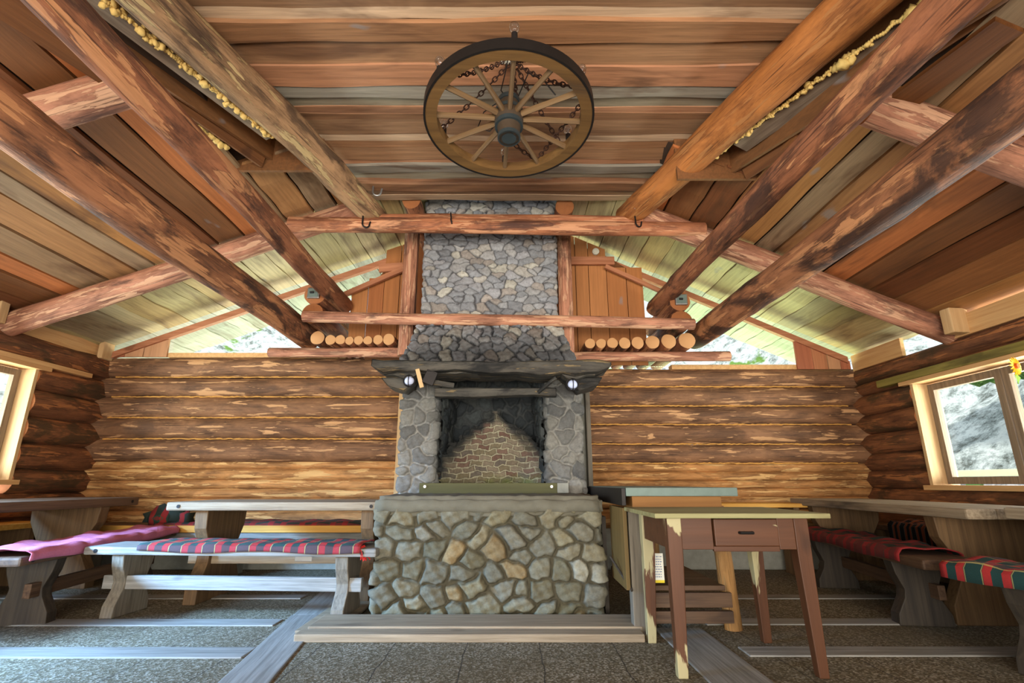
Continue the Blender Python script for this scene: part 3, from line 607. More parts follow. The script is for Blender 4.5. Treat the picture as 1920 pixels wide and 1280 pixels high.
# stub logs with floodlights
for x, z, s in ((-2.150, 2.875, 'left'), (1.828, 2.80, 'right')):
    lo = beam('stub_log', (x, 5.26, z - 0.215), (x, 6.4, z - 0.20), 0.112, 0.112, 'beam_log', label='lower stub log under the floodlight, %s of the chimney' % s, cat='log', ends=('cut_end_dark', 'cut_end'), wob=0.04)
    hi = beam('stub_log', (x, 5.26, z), (x, 6.4, z + 0.02), 0.112, 0.112, 'beam_log', label='stub log whose cut end carries the square floodlight, %s of the chimney' % s, cat='log', ends=('cut_end_dark', 'cut_end'), wob=0.04)
    fl_ = empty('floodlight', (x - 0.0, 5.25, z + 0.01)); tag(fl_, 'small square floodlight fixed on the cut log end %s of the chimney' % s, 'lamp')
    m = MB(); m.box((-0.065, -0.035, -0.06), (0.065, 0.0, 0.06), bev=0.008); m.build('housing', 'hook_grey', fl_)
    m = MB(); m.box((-0.052, -0.039, -0.047), (0.052, -0.036, 0.047), bev=0.001); m.build('lens', 'zinc', fl_)
    m = MB(); m.tube([(-0.03, -0.045, 0.0), (0.01, -0.045, 0.0)], 0.012, 8); m.build('lamp_tube', 'black_plastic', fl_)
# slanted rails in front of the gable boards
long_board('batten', (-2.02, 5.76, 3.055), (-1.30, 5.76, 3.40), 0.06, 0.04, 'fascia_x', 0, 'slim sloping batten across the gable boards left of the chimney')
long_board('batten', (1.13, 5.76, 3.43), (1.80, 5.76, 3.10), 0.05, 0.04, 'fascia_x', 0, 'slim sloping batten across the gable boards right of the chimney')
long_board('batten', (-1.62, 5.80, 3.42), (-1.24, 5.80, 3.45), 0.10, 0.04, 'fascia_x', 0, 'short level batten high on the gable left of the chimney')
long_board('batten', (0.66, 5.80, 3.52), (1.25, 5.80, 3.52), 0.10, 0.04, 'fascia_x', 0, 'level batten under the white disc on the gable boards')
m = MB(); m.tube([(0, 0, 0), (0, -0.03, 0)], 0.042, 24); m.tube([(0, -0.03, 0), (0, -0.036, 0)], 0.03, 24)
tag(m.build('detector_disc', 'white', loc=(1.035, 5.85, 3.66)), 'small round white disc on the upright boards right of the chimney', 'detector')
# wedges beside rafter feet
for nm, x, y, z, lab in (('wedge_block', XR - 0.05, 4.42, 2.19, 'pale wooden block wedged beside the right rafter foot'), ('wedge_block', XL + 0.02, 4.52, 2.33, 'pale wooden block wedged beside the left rafter foot')):
    m = MB(); m.box((-0.09, -0.05, 0), (0.09, 0.05, 0.23), bev=0.012); o = m.build(nm, 'pine_z', loc=(x, y, z), rot=(0, 0, 0.1)); tag(o, lab, 'block')

# brown board stubs between the purlins near the camera
for (p0, p1, w, mt, lab) in (((-2.55, 1.9, 3.20), (-2.35, 2.70, 3.28), 0.20, 'brown_board', 'short brown board stub above the near left rafter end'),
                             ((2.42, 2.0, 3.05), (2.30, 2.72, 3.10), 0.16, 'brown_board', 'short brown board stub above the near right rafter end')):
    long_board('board_stub', p0, p1, w, 0.03, mt, math.radians(70 if p0[0] < 0 else -70), lab)

# expanding foam along the valley logs
def foam(name, p0, p1, n, r, lab, jit=0.03, dens=None):
    pts = []; p0 = Vector(p0); p1 = Vector(p1); core = int((p1 - p0).length / 0.014)
    for i in range(core): q_ = p0.lerp(p1, i / core); pts.append((q_.x + 0.004 * math.sin(i * 0.7), q_.y, q_.z + 0.005 * math.sin(i * 0.9), 0.0125))
    for i in range(n):
        t = random.random() ** (dens or 1); p = p0.lerp(p1, t); pts.append((p.x + random.uniform(-jit, jit) * 0.6, p.y + random.uniform(-jit, jit), p.z + random.uniform(-jit, jit), random.uniform(0.4, 1.25) * r))
    o = lump(name, pts, 'foam'); tag(o, lab, 'foam'); return o
foam('foam_bead', (-2.30, 1.95, 3.43), (-1.84, 3.40, 3.46), 95, 0.020, 'lumpy yellow foam bead squeezed out under the left barked log')
foam('foam_bead', (-2.40, 2.95, 3.40), (-2.22, 3.45, 3.42), 40, 0.022, 'yellow foam bead along the wide brown board on the left', 0.015)
foam('foam_bead', (2.27, 2.15, 3.42), (1.62, 3.65, 3.45), 55, 0.018, 'thin yellow foam bead along the right smooth log', 0.02)
for k, (x, y, z, r) in enumerate(((2.235, 2.27, 3.41, 0.05), (2.06, 2.62, 3.41, 0.045), (2.33, 1.97, 3.41, 0.05))):
    lump('foam_blob', [(x, y, z, r), (x + 0.03, y - 0.03, z, r * 0.7), (x - 0.02, y + 0.04, z + 0.01, r * 0.6)], 'foam')['label'] = ['large foam blob on the right smooth log, middle of three', 'large foam blob on the right smooth log, farthest of three', 'large foam blob on the right smooth log, at the frame edge'][k]
for o in bpy.data.objects:
    if o.name.startswith('foam_blob'): o['category'] = 'foam'; o['group'] = 'foam blobs on the right log'

# ------------------------------------------------------------------ stone masonry
def stone_skin(name, polyB, polyT, zB, zT, cell, res, depth, pal, mortar, parent=None, tone=None, gap=0.018, round_r=3, seed=1, mat='stone', warp=1.0):
    rs = np.random.RandomState(seed)
    B = np.array(polyB, float); T = np.array(polyT, float)
    seg = np.linalg.norm(np.diff(B, axis=0), axis=1); L = seg.sum(); nu = int(L / res) + 1
    Hh = math.hypot(zT - zB, np.linalg.norm(T - B, axis=1).mean()); nv = int(Hh / res) + 1
    s = np.linspace(0, L, nu); cum = np.concatenate([[0], np.cumsum(seg)])
    def samp(P): return np.stack([np.interp(s, cum, P[:, 0]), np.interp(s, cum, P[:, 1])], 1)
    b, t_ = samp(B), samp(T)
    def smooth(a, k):
        for _ in range(k):
            c = a.copy(); c[1:-1] = (a[:-2] + a[1:-1] * 2 + a[2:]) / 4; a = c
        return a
    b, t_ = smooth(b, round_r), smooth(t_, round_r)
    V = np.linspace(0, 1, nv)
    P = b[None] * (1 - V[:, None, None]) + t_[None] * V[:, None, None]
    dx = np.gradient(P, axis=1); nrm = np.stack([dx[..., 1], -dx[..., 0]], -1); nrm /= np.linalg.norm(nrm, axis=-1, keepdims=True) + 1e-9
    for _ in range(5): nrm[:, 1:-1] = (nrm[:, :-2] + nrm[:, 1:-1] * 2 + nrm[:, 2:]) / 4
    nrm /= np.linalg.norm(nrm, axis=-1, keepdims=True) + 1e-9
    U = np.repeat(s[None], nv, 0); W = np.repeat((V * Hh)[:, None], nu, 1)
    q = warp * cell[1] / 0.11
    wu = U + q * (0.012 * np.sin(W * 31 + 1.3) + 0.009 * np.sin(U * 47 + W * 13) + 0.0022 * np.sin(U * 131 - W * 103)); ww = W + q * (0.012 * np.sin(U * 29) + 0.008 * np.sin(U * 61 + W * 37) + 0.0022 * np.sin(U * 117 + W * 149))
    cu, cv = cell; gx = np.floor(wu / cu).astype(int); gy = np.floor(ww / cv).astype(int)
    nx, ny = int(L / cu) + 9, int(Hh / cv) + 9
    jit = rs.uniform(-0.42, 0.42, (nx, ny, 2)); rad = rs.uniform(0.72, 1.28, (nx, ny)); hgt = rs.uniform(-1, 1, (nx, ny)); tx = rs.uniform(-1, 1, (nx, ny, 2)); pi = rs.randint(0, len(pal), (nx, ny)); br = rs.uniform(0.82, 1.15, (nx, ny))
    best = np.full(U.shape, 1e9); sec = best.copy(); bi = np.zeros(U.shape, int); bj = bi.copy(); ddx = np.zeros(U.shape); ddy = ddx.copy()
    for di in range(-2, 3):
        for dj in range(-2, 3):
            i = gx + di; j = gy + dj; ii = np.clip(i + 4, 0, nx - 1); jj = np.clip(j + 4, 0, ny - 1)
            px = (i + 0.5 + jit[ii, jj, 0] + 0.5 * (j % 2)) * cu; py = (j + 0.5 + jit[ii, jj, 1]) * cv
            ex = (wu - px) / cu; ey = (ww - py) / cv; d = np.sqrt(ex * ex + ey * ey) / rad[ii, jj]
            m1 = d < best; sec = np.where(m1, best, np.minimum(sec, d)); bi = np.where(m1, ii, bi); bj = np.where(m1, jj, bj)
            ddx = np.where(m1, ex, ddx); ddy = np.where(m1, ey, ddy); best = np.where(m1, d, best)
    e = (sec - best) * min(cu, cv) * 0.5
    k = np.clip(e / gap, 0, 1); k = k * k * (3 - 2 * k); dome = 1 - 0.35 * np.clip(best, 0, 1) ** 2
    rough = 0.12 * (np.sin(U * 83 + W * 57 + bi * 3) + np.sin(W * 97 - U * 41 + bj * 5)) * 0.5
    cs = np.cos(tx[bi, bj, 0] * 3) * ddx + np.sin(tx[bi, bj, 0] * 3) * ddy; ridge = np.abs(cs - 0.15 * tx[bi, bj, 1]); facet = -0.55 * ridge + 0.35 * (tx[bi, bj, 0] * ddx + tx[bi, bj, 1] * ddy)
    h = depth * (k * (dome + 0.32 * hgt[bi, bj] + facet + rough) - 0.25 * (1 - k) + 0.10 * (1 - k) * np.sin(U * 60 + W * 71))
    X = P[..., 0] + nrm[..., 0] * h; Y = P[..., 1] + nrm[..., 1] * h; Z = zB + (zT - zB) * np.repeat(V[:, None], nu, 1)
    pa = np.array([c[:3] for c in pal]); col = pa[pi[bi, bj]] * br[bi, bj][..., None]
    km = np.clip((e - gap * 0.25) / (gap * 0.45), 0, 1)[..., None]; col = col * km + np.array(mortar[:3]) * (1 - km)
    if tone is not None: col = col * tone(X, Y, Z, U, W)
    verts = np.stack([X, Y, Z], -1).reshape(-1, 3); idx = np.arange(nu * nv).reshape(nv, nu)
    f = np.stack([idx[:-1, :-1], idx[:-1, 1:], idx[1:, 1:], idx[1:, :-1]], -1).reshape(-1, 4)
    me = bpy.data.meshes.new(name); me.from_pydata(verts.tolist(), [], f.tolist()); me.materials.append(M[mat])
    a = me.color_attributes.new('tone', 'FLOAT_COLOR', 'POINT'); a.data.foreach_set('color', np.concatenate([col.reshape(-1, 3), np.ones((nu * nv, 1))], 1).astype(np.float32).ravel())
    me.polygons.foreach_set('use_smooth', [True] * len(me.polygons)); me.update()
    o = bpy.data.objects.new(name, me); COL.objects.link(o)
    if parent: o.parent = parent
    return o
C_ = lambda *l: [srgb(*c) for c in l]
# fireplace: hearth block, pillars, firebox, hood, chimney stack
fp = tag(empty('fireplace'), 'tall fieldstone fireplace with open hearth, sooty firebox and grey chimney', 'fireplace')
warm = C_((128, 124, 108), (136, 130, 112), (146, 142, 128), (154, 148, 132), (138, 135, 124), (160, 153, 134), (146, 142, 132), (134, 130, 118), (152, 144, 122), (150, 146, 134), (142, 138, 124), (156, 148, 128), (140, 138, 128), (186, 182, 170), (168, 146, 112))
def tone_hearth(X, Y, Z, U, W):
    t = np.ones(X.shape + (3,)); g = np.clip((0.12 - Z) / 0.12, 0, 1)[..., None]; return t * (1 - g) + np.array([0.9, 0.88, 0.7]) * g
stone_skin('hearth_stonework', [(-0.94, 5.0), (-0.94, 3.88), (0.61, 3.88), (0.61, 5.0)], [(-0.95, 5.0), (-0.95, 3.88), (0.61, 3.88), (0.61, 5.0)], -0.01, 0.72, (0.165, 0.125), 0.0072, 0.048, [(c[0] * 0.62, c[1] * 0.60, c[2] * 0.52) for c in warm], srgb(84, 78, 62), fp, tone_hearth, gap=0.014, warp=0.5, seed=17)['label'] = 'rough beige and grey fieldstone face of the hearth'
def rough_slab(name, lo, hi, res, amp, mat, parent, bev=0.03, seed=0):
    rs = np.random.RandomState(seed); b = bmesh.new(); bmesh.ops.create_cube(b, size=1.0); z = [h - l for l, h in zip(lo, hi)]
    for v in b.verts: v.co = Vector((lo[0] + (v.co.x + .5) * z[0], lo[1] + (v.co.y + .5) * z[1], lo[2] + (v.co.z + .5) * z[2]))
    bmesh.ops.bevel(b, geom=list(b.edges), offset=bev, segments=3, affect='EDGES')
    for _ in range(5):
        es = [e for e in b.edges if e.calc_length() > res]
        if not es: break
        bmesh.ops.subdivide_edges(b, edges=es, cuts=1, use_grid_fill=True)
    b.normal_update()
    for v in b.verts:
        p = v.co; w = math.sin(p.x * 23 + seed) * math.sin(p.z * 31 + p.y * 17) + 0.6 * math.sin(p.x * 57 + p.z * 43) + rs.uniform(-0.5, 0.5); v.co += v.normal * w * amp
    me = bpy.data.meshes.new(name); b.to_mesh(me); b.free(); me.materials.append(M[mat]); me.polygons.foreach_set('use_smooth', [True] * len(me.polygons))
    o = bpy.data.objects.new(name, me); COL.objects.link(o)
    if parent: o.parent = parent
    return o
rough_slab('hearth_slab', (-0.985, 3.83, 0.675), (0.65, 5.65, 0.81), 0.045, 0.006, 'concrete_slab', fp, 0.03, 3)
soot_pal = C_((116, 114, 110), (128, 125, 119), (104, 102, 99), (136, 132, 124), (120, 117, 112))
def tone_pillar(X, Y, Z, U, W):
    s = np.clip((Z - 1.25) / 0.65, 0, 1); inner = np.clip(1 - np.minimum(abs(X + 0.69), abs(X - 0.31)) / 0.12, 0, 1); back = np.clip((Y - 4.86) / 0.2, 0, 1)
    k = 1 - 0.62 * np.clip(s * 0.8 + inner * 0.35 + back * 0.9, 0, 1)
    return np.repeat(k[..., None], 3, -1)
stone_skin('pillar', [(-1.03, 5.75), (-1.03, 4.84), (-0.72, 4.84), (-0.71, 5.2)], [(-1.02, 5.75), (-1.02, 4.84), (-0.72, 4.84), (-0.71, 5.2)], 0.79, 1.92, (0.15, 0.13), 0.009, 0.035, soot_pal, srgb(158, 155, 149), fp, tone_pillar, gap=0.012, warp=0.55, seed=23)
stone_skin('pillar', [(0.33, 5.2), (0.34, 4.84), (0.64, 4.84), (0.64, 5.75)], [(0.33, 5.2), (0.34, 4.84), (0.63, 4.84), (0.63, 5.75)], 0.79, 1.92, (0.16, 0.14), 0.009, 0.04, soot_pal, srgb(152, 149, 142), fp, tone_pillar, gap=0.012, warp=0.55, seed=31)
dk = C_((50, 54, 56), (60, 64, 64), (44, 48, 50), (66, 68, 66))
stone_skin('firebox_lining', [(-0.69, 4.95), (-0.66, 5.62), (0.28, 5.62), (0.31, 4.95)], [(-0.69, 4.95), (-0.60, 5.55), (0.22, 5.55), (0.31, 4.95)], 0.79, 2.15, (0.16, 0.14), 0.011, 0.03, dk, srgb(58, 60, 60), fp, seed=41)['label'] = 'soot-blackened stone lining'
# brick niche, blackened towards its edge by soot
def brick_niche():
    res = 0.0050; x0, x1, z0, z1 = -0.70, 0.34, 0.80, 1.62; nx = int((x1 - x0) / res); nz = int((z1 - z0) / res)
    x = np.linspace(x0, x1, nx)[None].repeat(nz, 0); z = np.linspace(z0, z1, nz)[:, None].repeat(nx, 1); cx = -0.165
    u = (x - cx); zz = z + 0.10 * np.abs(u) ** 1.5 * (z - 0.7) * 3 + 0.009 * np.sin(x * 19 + z * 5) + 0.006 * np.sin(x * 43 + z * 20) + 0.003 * np.sin(x * 91 - z * 63)
    hh = 0.056; row = np.floor(zz / hh); rf = zz / hh - row; bl = 0.12
    xs = x + 0.008 * np.sin(z * 37) + (row % 2) * bl * 0.5 + 0.02 * np.sin(row * 5.3); c = np.floor(xs / bl); cf = xs / bl - c
    upper = z > 9
    dg = (x * 0.8 + z) ; r2 = np.floor(dg / 0.042); rf2 = dg / 0.042 - r2; row = np.where(upper, r2, row); rf = np.where(upper, rf2, rf)
    mort = (rf < 0.25) | (cf < 0.10); h = np.where(mort, -0.004, 0.008) + 0.004 * np.sin(row * 7 + c * 3)
    rnd = np.abs(np.sin(row * 12.9898 + c * 78.233) * 43758.5453) % 1
    pal = np.array([srgb(*q)[:3] for q in ((122, 98, 84), (124, 110, 92), (110, 84, 72), (134, 120, 102), (106, 96, 86), (120, 108, 86))]); col = pal[(rnd * 6).astype(int) % 6]
    col = np.where(mort[..., None], np.array(srgb(170, 162, 138)[:3]), col)
    w = 0.56 * (1 - np.clip((z - 0.80) / 0.76, 0, 1) ** 2.0) ** 0.95; edge = (w - np.abs(u)) + 0.022 * np.sin(x * 40 + z * 25) + 0.010 * np.sin(z * 90)
    k = np.clip(edge / 0.10 + 0.1 + 0.12 * np.sin(x * 23 + z * 31), 0.0, 1)[..., None]; sootc = np.array(srgb(50, 50, 48)[:3]); col = sootc * (1 - k) + col * k
    moss = np.clip((1.0 - z) / 0.14, 0, 1) * np.clip((x + 0.32) / 0.12, 0.25, 1) * (0.6 + 0.4 * np.sin(x * 31) * np.sin(z * 53)); moss = np.clip(moss, 0, 1)[..., None]
    col = col * (1 - moss) + np.array(srgb(116, 130, 52)[:3]) * moss
    Y = 5.40 - 0.42 * (np.abs(u) / 0.52) ** 2.4 - 0.05 * np.clip((z - 1.15) / 0.45, 0, 1) ** 2 - h
    keep = (edge > -0.055)
    vs = np.stack([x, Y, z], -1).reshape(-1, 3); idx = np.arange(nx * nz).reshape(nz, nx)
    f = np.stack([idx[:-1, :-1], idx[:-1, 1:], idx[1:, 1:], idx[1:, :-1]], -1)[keep[:-1, :-1] & keep[1:, 1:]].reshape(-1, 4)
    used = np.unique(f); mp = -np.ones(nx * nz, int); mp[used] = np.arange(len(used)); f = mp[f]; vs = vs[used]; col = col.reshape(-1, 3)[used]
    me = bpy.data.meshes.new('brick_niche'); me.from_pydata(vs.tolist(), [], f.tolist()); me.materials.append(M['stone'])
    a = me.color_attributes.new('tone', 'FLOAT_COLOR', 'POINT'); a.data.foreach_set('color', np.concatenate([col, np.ones((len(vs), 1))], 1).astype(np.float32).ravel())
    o = bpy.data.objects.new('brick_niche', me); COL.objects.link(o); o.parent = fp; sm = o.modifiers.new('thickness', 'SOLIDIFY'); sm.thickness = 0.02; sm.offset = -1
    o['label'] = 'pointed patch of pale mortared bricks, mossy at the foot'; return o
brick_niche()
grey = C_((146, 145, 146), (154, 151, 149), (138, 138, 140), (160, 154, 146), (144, 144, 147), (128, 128, 131), (178, 172, 160), (150, 148, 150), (150, 140, 132))
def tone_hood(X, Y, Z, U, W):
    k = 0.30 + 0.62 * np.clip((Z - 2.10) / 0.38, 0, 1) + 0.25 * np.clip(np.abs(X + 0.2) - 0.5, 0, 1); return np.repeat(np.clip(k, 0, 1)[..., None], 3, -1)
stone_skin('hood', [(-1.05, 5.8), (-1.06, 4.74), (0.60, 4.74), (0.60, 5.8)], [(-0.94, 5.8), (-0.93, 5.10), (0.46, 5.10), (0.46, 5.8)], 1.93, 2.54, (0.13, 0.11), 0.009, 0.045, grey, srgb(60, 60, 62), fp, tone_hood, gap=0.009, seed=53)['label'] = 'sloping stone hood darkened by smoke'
stone_skin('chimney_stack', [(-0.94, 5.9), (-0.93, 5.12), (0.46, 5.12), (0.46, 5.9)], [(-0.95, 5.9), (-0.95, 5.12), (0.47, 5.12), (0.47, 5.9)], 2.5, 4.12, (0.13, 0.075), 0.0065, 0.026, grey, srgb(84, 82, 84), fp, gap=0.005, seed=61)['label'] = 'pale grey fieldstone chimney stack'
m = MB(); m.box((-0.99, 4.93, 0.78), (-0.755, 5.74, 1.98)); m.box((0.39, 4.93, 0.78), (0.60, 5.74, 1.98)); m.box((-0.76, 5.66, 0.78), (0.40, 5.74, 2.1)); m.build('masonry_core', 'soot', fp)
m = MB(); m.box((-1.27, 5.93, 0.0), (0.86, 6.12, 2.4)); m.build('masonry_back', 'concrete', fp)
# underside lintel stones behind the mantel
rough_slab('lintel', (-1.02, 4.86, 1.88), (0.58, 5.0, 2.06), 0.08, 0.004, 'charred_log', fp, 0.03, 5)
m = MB(); m.box((-0.82, 4.72, 0.815), (0.40, 4.76, 0.90), bev=0.004); m.box((-0.82, 4.70, 0.812), (0.40, 4.76, 0.82)); fb = m.build('ember_guard', wood_mat('sooty_olive_metal', srgb(70, 66, 34), srgb(96, 92, 54), 'X', 10), fp)
m = MB(); m.box((0.40, 4.715, 0.815), (0.50, 4.75, 0.90), bev=0.004); m.build('ember_guard', 'concrete', fp)
for x in (-0.77, 0.35):
    m = MB(); m.tube([(0, 0, 0), (0, -0.012, 0)], 0.013, 12); m.build('bolt', 'hook_grey', fb, loc=(x, 4.72, 0.87))
# mantel
mt = tag(empty('mantel', (-0.17, 4.55, 1.80)), 'charred wooden mantel slab across the front of the fireplace hood', 'mantel')
def charred(name, pts, parent, y0, y1, mat='charred_log', seed=1):
    """front outline (x,z) extruded in y with rough rounded edges"""
    rs = random.Random(seed); m = MB(); n = len(pts)
    rings = [(y0 + 0.02, 0.86), (y0, 0.95), (y0 + 0.03, 1.0), ((y0 + y1) / 2, 1.0), (y1, 0.95)]
    cz = sum(p[1] for p in pts) / n; vs = []; fs = []
    for (y, s) in rings:
        for p in pts: vs.append((p[0] * (0.99 + 0.01 * s) + rs.uniform(-0.004, 0.004), y + rs.uniform(-0.006, 0.006), cz + (p[1] - cz) * s + rs.uniform(-0.003, 0.003)))
    for i in range(len(rings) - 1):
        for k in range(n): fs.append((i * n + k, i * n + (k + 1) % n, (i + 1) * n + (k + 1) % n, (i + 1) * n + k))
    fs += [tuple(range(n)), tuple((len(rings) - 1) * n + k for k in range(n))]
    m.add(vs, fs); return m.build(name, mat, parent, smooth=True)
M['charred_x'] = log_mat('charred_mantel_board', srgb(42, 39, 36), srgb(70, 65, 57), srgb(128, 108, 76), 0.62, srgb(14, 14, 14), 0.52, axis='X')
def outline(x0, x1, zt, zb, n=20, ja=0.012, seed=2):
    rs = random.Random(seed); top = []; bot = []
    for i in range(n + 1):
        t = i / n; x = x0 + (x1 - x0) * t; top.append((x, zt(t) + rs.uniform(-ja, ja) * 0.4)); bot.append((x, zb(t) + rs.uniform(-ja, ja)))
    return top + bot[::-1]
charred('slab', outline(-1.08, 1.05, lambda t: 0.165 - 0.02 * math.sin(PI * t) - (0.03 if t > 0.97 else 0), lambda t: 0.045 + 0.015 * math.sin(PI * t * 2) + (0.05 if t < 0.03 or t > 0.97 else 0)), mt, -0.10, 0.30, 'charred_x')
charred('under_board', outline(-0.98, 0.92, lambda t: 0.07, lambda t: 0.0 + (0.05 if 0.16 < t < 0.86 else 0.0) + (0.03 if t < 0.05 or t > 0.94 else 0), 24, 0.008, 5), mt, -0.03, 0.34, 'charred_x')
charred('lower_beam', outline(-0.55, 0.58, lambda t: -0.045, lambda t: -0.125 - 0.01 * math.sin(t * 6), 16, 0.004, 7), mt, 0.16, 0.28, 'charred_x')
for s, x in ((1, -0.86), (-1, 0.83)):
    charred('corbel', [(x - 0.16, 0.03), (x + 0.16, 0.03), (x + 0.12, -0.04), (x + 0.05 * s, -0.10), (x - 0.10, -0.05)], mt, 0.04, 0.36, 'charred_x', 9)
# things lodged on the mantel
def oriented(mb, name, mat, loc, rot, parent=None): o = mb.build(name, mat, parent, loc=loc, rot=rot); return o
m = MB(); m.box((-0.018, -0.06, -0.11), (0.018, 0.06, 0.06), bev=0.005); tag(oriented(m, 'wooden_wedge', 'pine_z', (-0.83, 4.50, 1.825), (0.2, -0.28, 0.1)), 'pale ochre wooden wedge jammed under the mantel above the left pillar', 'wedge')
m = MB(); m.box((-0.05, -0.03, -0.06), (0.05, 0.03, 0.06), bev=0.004); m.box((-0.045, -0.034, 0.052), (0.045, -0.030, 0.062), 0)
tag(oriented(m, 'metal_box', 'iron', (-0.73, 4.49, 1.80), (0.0, 0.35, 0.15)), 'small dark metal box tucked beside the pale wedge under the mantel', 'box')
m = MB(); m.box((-0.15, -0.03, -0.022), (0.15, 0.03, 0.022), bev=0.006); tag(oriented(m, 'wood_offcut', 'charred_x', (-0.67, 4.56, 1.765), (0, 0.14, 0.1)), 'dark wood offcut resting above the left pillar beside the lantern', 'wood')
m = MB(); m.tube([(0, 0, 0), (-0.16, 0.1, -0.12)], 0.018, 8); tag(oriented(m, 'charred_stick', 'charred_x', (0.40, 4.56, 1.82), (0, 0, 0)), 'charred stick leaning behind the mantel above the right pillar', 'stick')
# caged lanterns
def lantern(x, z, lab):
    e = tag(empty('bulkhead_lamp', (x, 4.56, z)), lab, 'lamp')
    m = MB(); m.tube([(0, 0.10, 0.01), (0, 0.0, 0.01)], [0.055, 0.058], 20); m.build('housing', 'black_plastic', e, smooth=True)
    m = MB(); m.lathe([(0.0, 0.045), (0.025, 0.040), (0.040, 0.022), (0.044, 0.0)], 20)
    o = m.build('lens', 'lamp_glass', e, smooth=True); o.rotation_euler = (math.radians(90), 0, 0)
    m = MB()
    m.tube([(0.052 * math.cos(a), -0.015, 0.052 * math.sin(a)) for a in [2 * PI * i / 20 for i in range(20)]], 0.006, 6, closed=True)
    m.tube([(0, -0.012 - 0.045 * math.sin(a), 0.055 * math.cos(a)) for a in [PI * i / 10 for i in range(11)]], 0.004, 6)
    m.tube([(0.045 * math.cos(a), -0.012 - 0.02 * math.sin(a), 0.045 * math.cos(a) * 0.0 - 0.012 - 0.03 * math.sin(a)) for a in [PI * i / 10 for i in range(11)]], 0.003, 6)
    m.build('wire_cage', 'iron', e)
lantern(-0.925, 1.785, 'round caged lamp hanging under the mantel above the left pillar')
lantern(0.545, 1.752, 'round caged lamp hanging under the mantel above the right pillar')
# hooks on the tie beam and valley logs
def hook(loc, mat, lab, s=1.0, flip=1, rz=0.0):
    m = MB(); pts = [(0, 0, 0.05 * s), (0, -0.005, 0.0), (0, -0.005, -0.03 * s)] + [(flip * (0.03 * s * (1 - math.cos(a))), -0.01, -0.03 * s - 0.032 * s * math.sin(a)) for a in [PI * i / 8 for i in range(1, 9)]] + [(flip * 0.066 * s, -0.012, 0.0)]
    m.tube(pts, 0.0075 * s, 8); o = m.build('iron_hook', mat, loc=loc, smooth=True, rot=(0, 0, rz)); return tag(o, lab, 'hook', None)
hook((-1.455, 4.51, 3.36), 'iron', 'black iron hook near the left end of the tie beam', 1.1, 1, 0.4)
hook((-0.60, 4.515, 3.40), 'iron', 'black iron hook on the tie beam in front of the chimney edge', 1.0, 1, 1.4)
hook((1.20, 4.51, 3.36), 'iron', 'black iron hook near the right end of the tie beam', 1.0, 1, 0.4)
hook((-1.36, 4.45, 3.68), 'hook_grey', 'pale galvanised hook on the end of the left barked log', 1.3, 1, 0.2)
hook((1.23, 4.44, 3.50), 'hook_grey', 'pale galvanised hook on the end of the right smooth log', 1.0, -1, 0.2)

# ------------------------------------------------------------------ wagon wheel chandelier
wh = tag(empty('wagon_wheel_chandelier', (-0.02, 2.79, 3.15)), 'old twelve spoke wagon wheel hung from chains as a chandelier', 'chandelier'); wh.rotation_euler = (math.radians(-5.3), 0, math.radians(4))
R = 0.532
m = MB(); m.lathe([(R - 0.075, -0.035), (R - 0.005, -0.035), (R - 0.005, 0.035), (R - 0.075, 0.035), (R - 0.075, -0.035)], 72); m.build('rim', 'wheel_wood', wh, smooth=True)
m = MB(); m.lathe([(R - 0.005, -0.038), (R + 0.008, -0.038), (R + 0.008, 0.038), (R - 0.005, 0.038), (R - 0.005, -0.038)], 72); m.build('iron_tyre', 'iron', wh, smooth=True)
for k in range(12):
    a = 2 * PI * k / 12 + PI / 2; m = MB(); n = 8; vs = []; fs = []
    secs = [(0.07, 0.026, 0.017), (0.16, 0.024, 0.015), (0.32, 0.020, 0.014), (0.45, 0.022, 0.015), (R - 0.07, 0.024, 0.018)]
    for (r, wz, wy) in secs:
        for q in range(n): th = 2 * PI * q / n; vs.append((wy * math.cos(th), wz * math.sin(th), r))
    for i in range(len(secs) - 1):
        for q in range(n): fs.append((i * n + q, i * n + (q + 1) % n, (i + 1) * n + (q + 1) % n, (i + 1) * n + q))
    fs += [tuple(range(n)), tuple((len(secs) - 1) * n + q for q in range(n))]
    m.add(vs, fs); o = m.build('spoke', 'spoke_wood', wh, smooth=True); o.rotation_mode = 'QUATERNION'; o.rotation_quaternion = Vector((math.cos(a), math.sin(a), 0.0)).to_track_quat('Z', 'Y')
m = MB(); m.lathe([(0.0, 0.15), (0.062, 0.15), (0.064, 0.09), (0.080, 0.05), (0.092, 0.02), (0.092, -0.03), (0.078, -0.06), (0.07, -0.10), (0.064, -0.165), (0.046, -0.165), (0.042, -0.12), (0.0, -0.12)], 32)
hb = m.build('hub', 'hub_wood', wh, smooth=True)
m = MB()
for z0, z1, r in ((-0.165, -0.14, 0.068), (-0.075, -0.045, 0.086), (0.03, 0.055, 0.088), (0.12, 0.15, 0.067)): m.lathe([(r - 0.004, z0), (r + 0.004, z0), (r + 0.004, z1), (r - 0.004, z1)], 32)
m.build('hub_band', 'hub', hb, smooth=True)
bw, bwy, bwz = 0, 0, 0
for k in range(6):
    a = math.radians(270 + 60 * k); x, y = (R - 0.035) * math.cos(a), (R - 0.035) * math.sin(a)
    m = MB(); m.lathe([(0.0, 0.0), (0.028, 0.0), (0.028, 0.012), (0.018, 0.016), (0.018, 0.085), (0.0, 0.085)], 16); sk = m.build('lamp_socket', 'black_plastic', wh, smooth=True, loc=(x, y, 0.035))
    m = MB(); m.lathe([(0.012, 0.08), (0.014, 0.095), (0.026, 0.11), (0.031, 0.13), (0.028, 0.148), (0.016, 0.16), (0.0, 0.164)], 20); bl = m.build('bulb', 'bulb', sk, smooth=True)
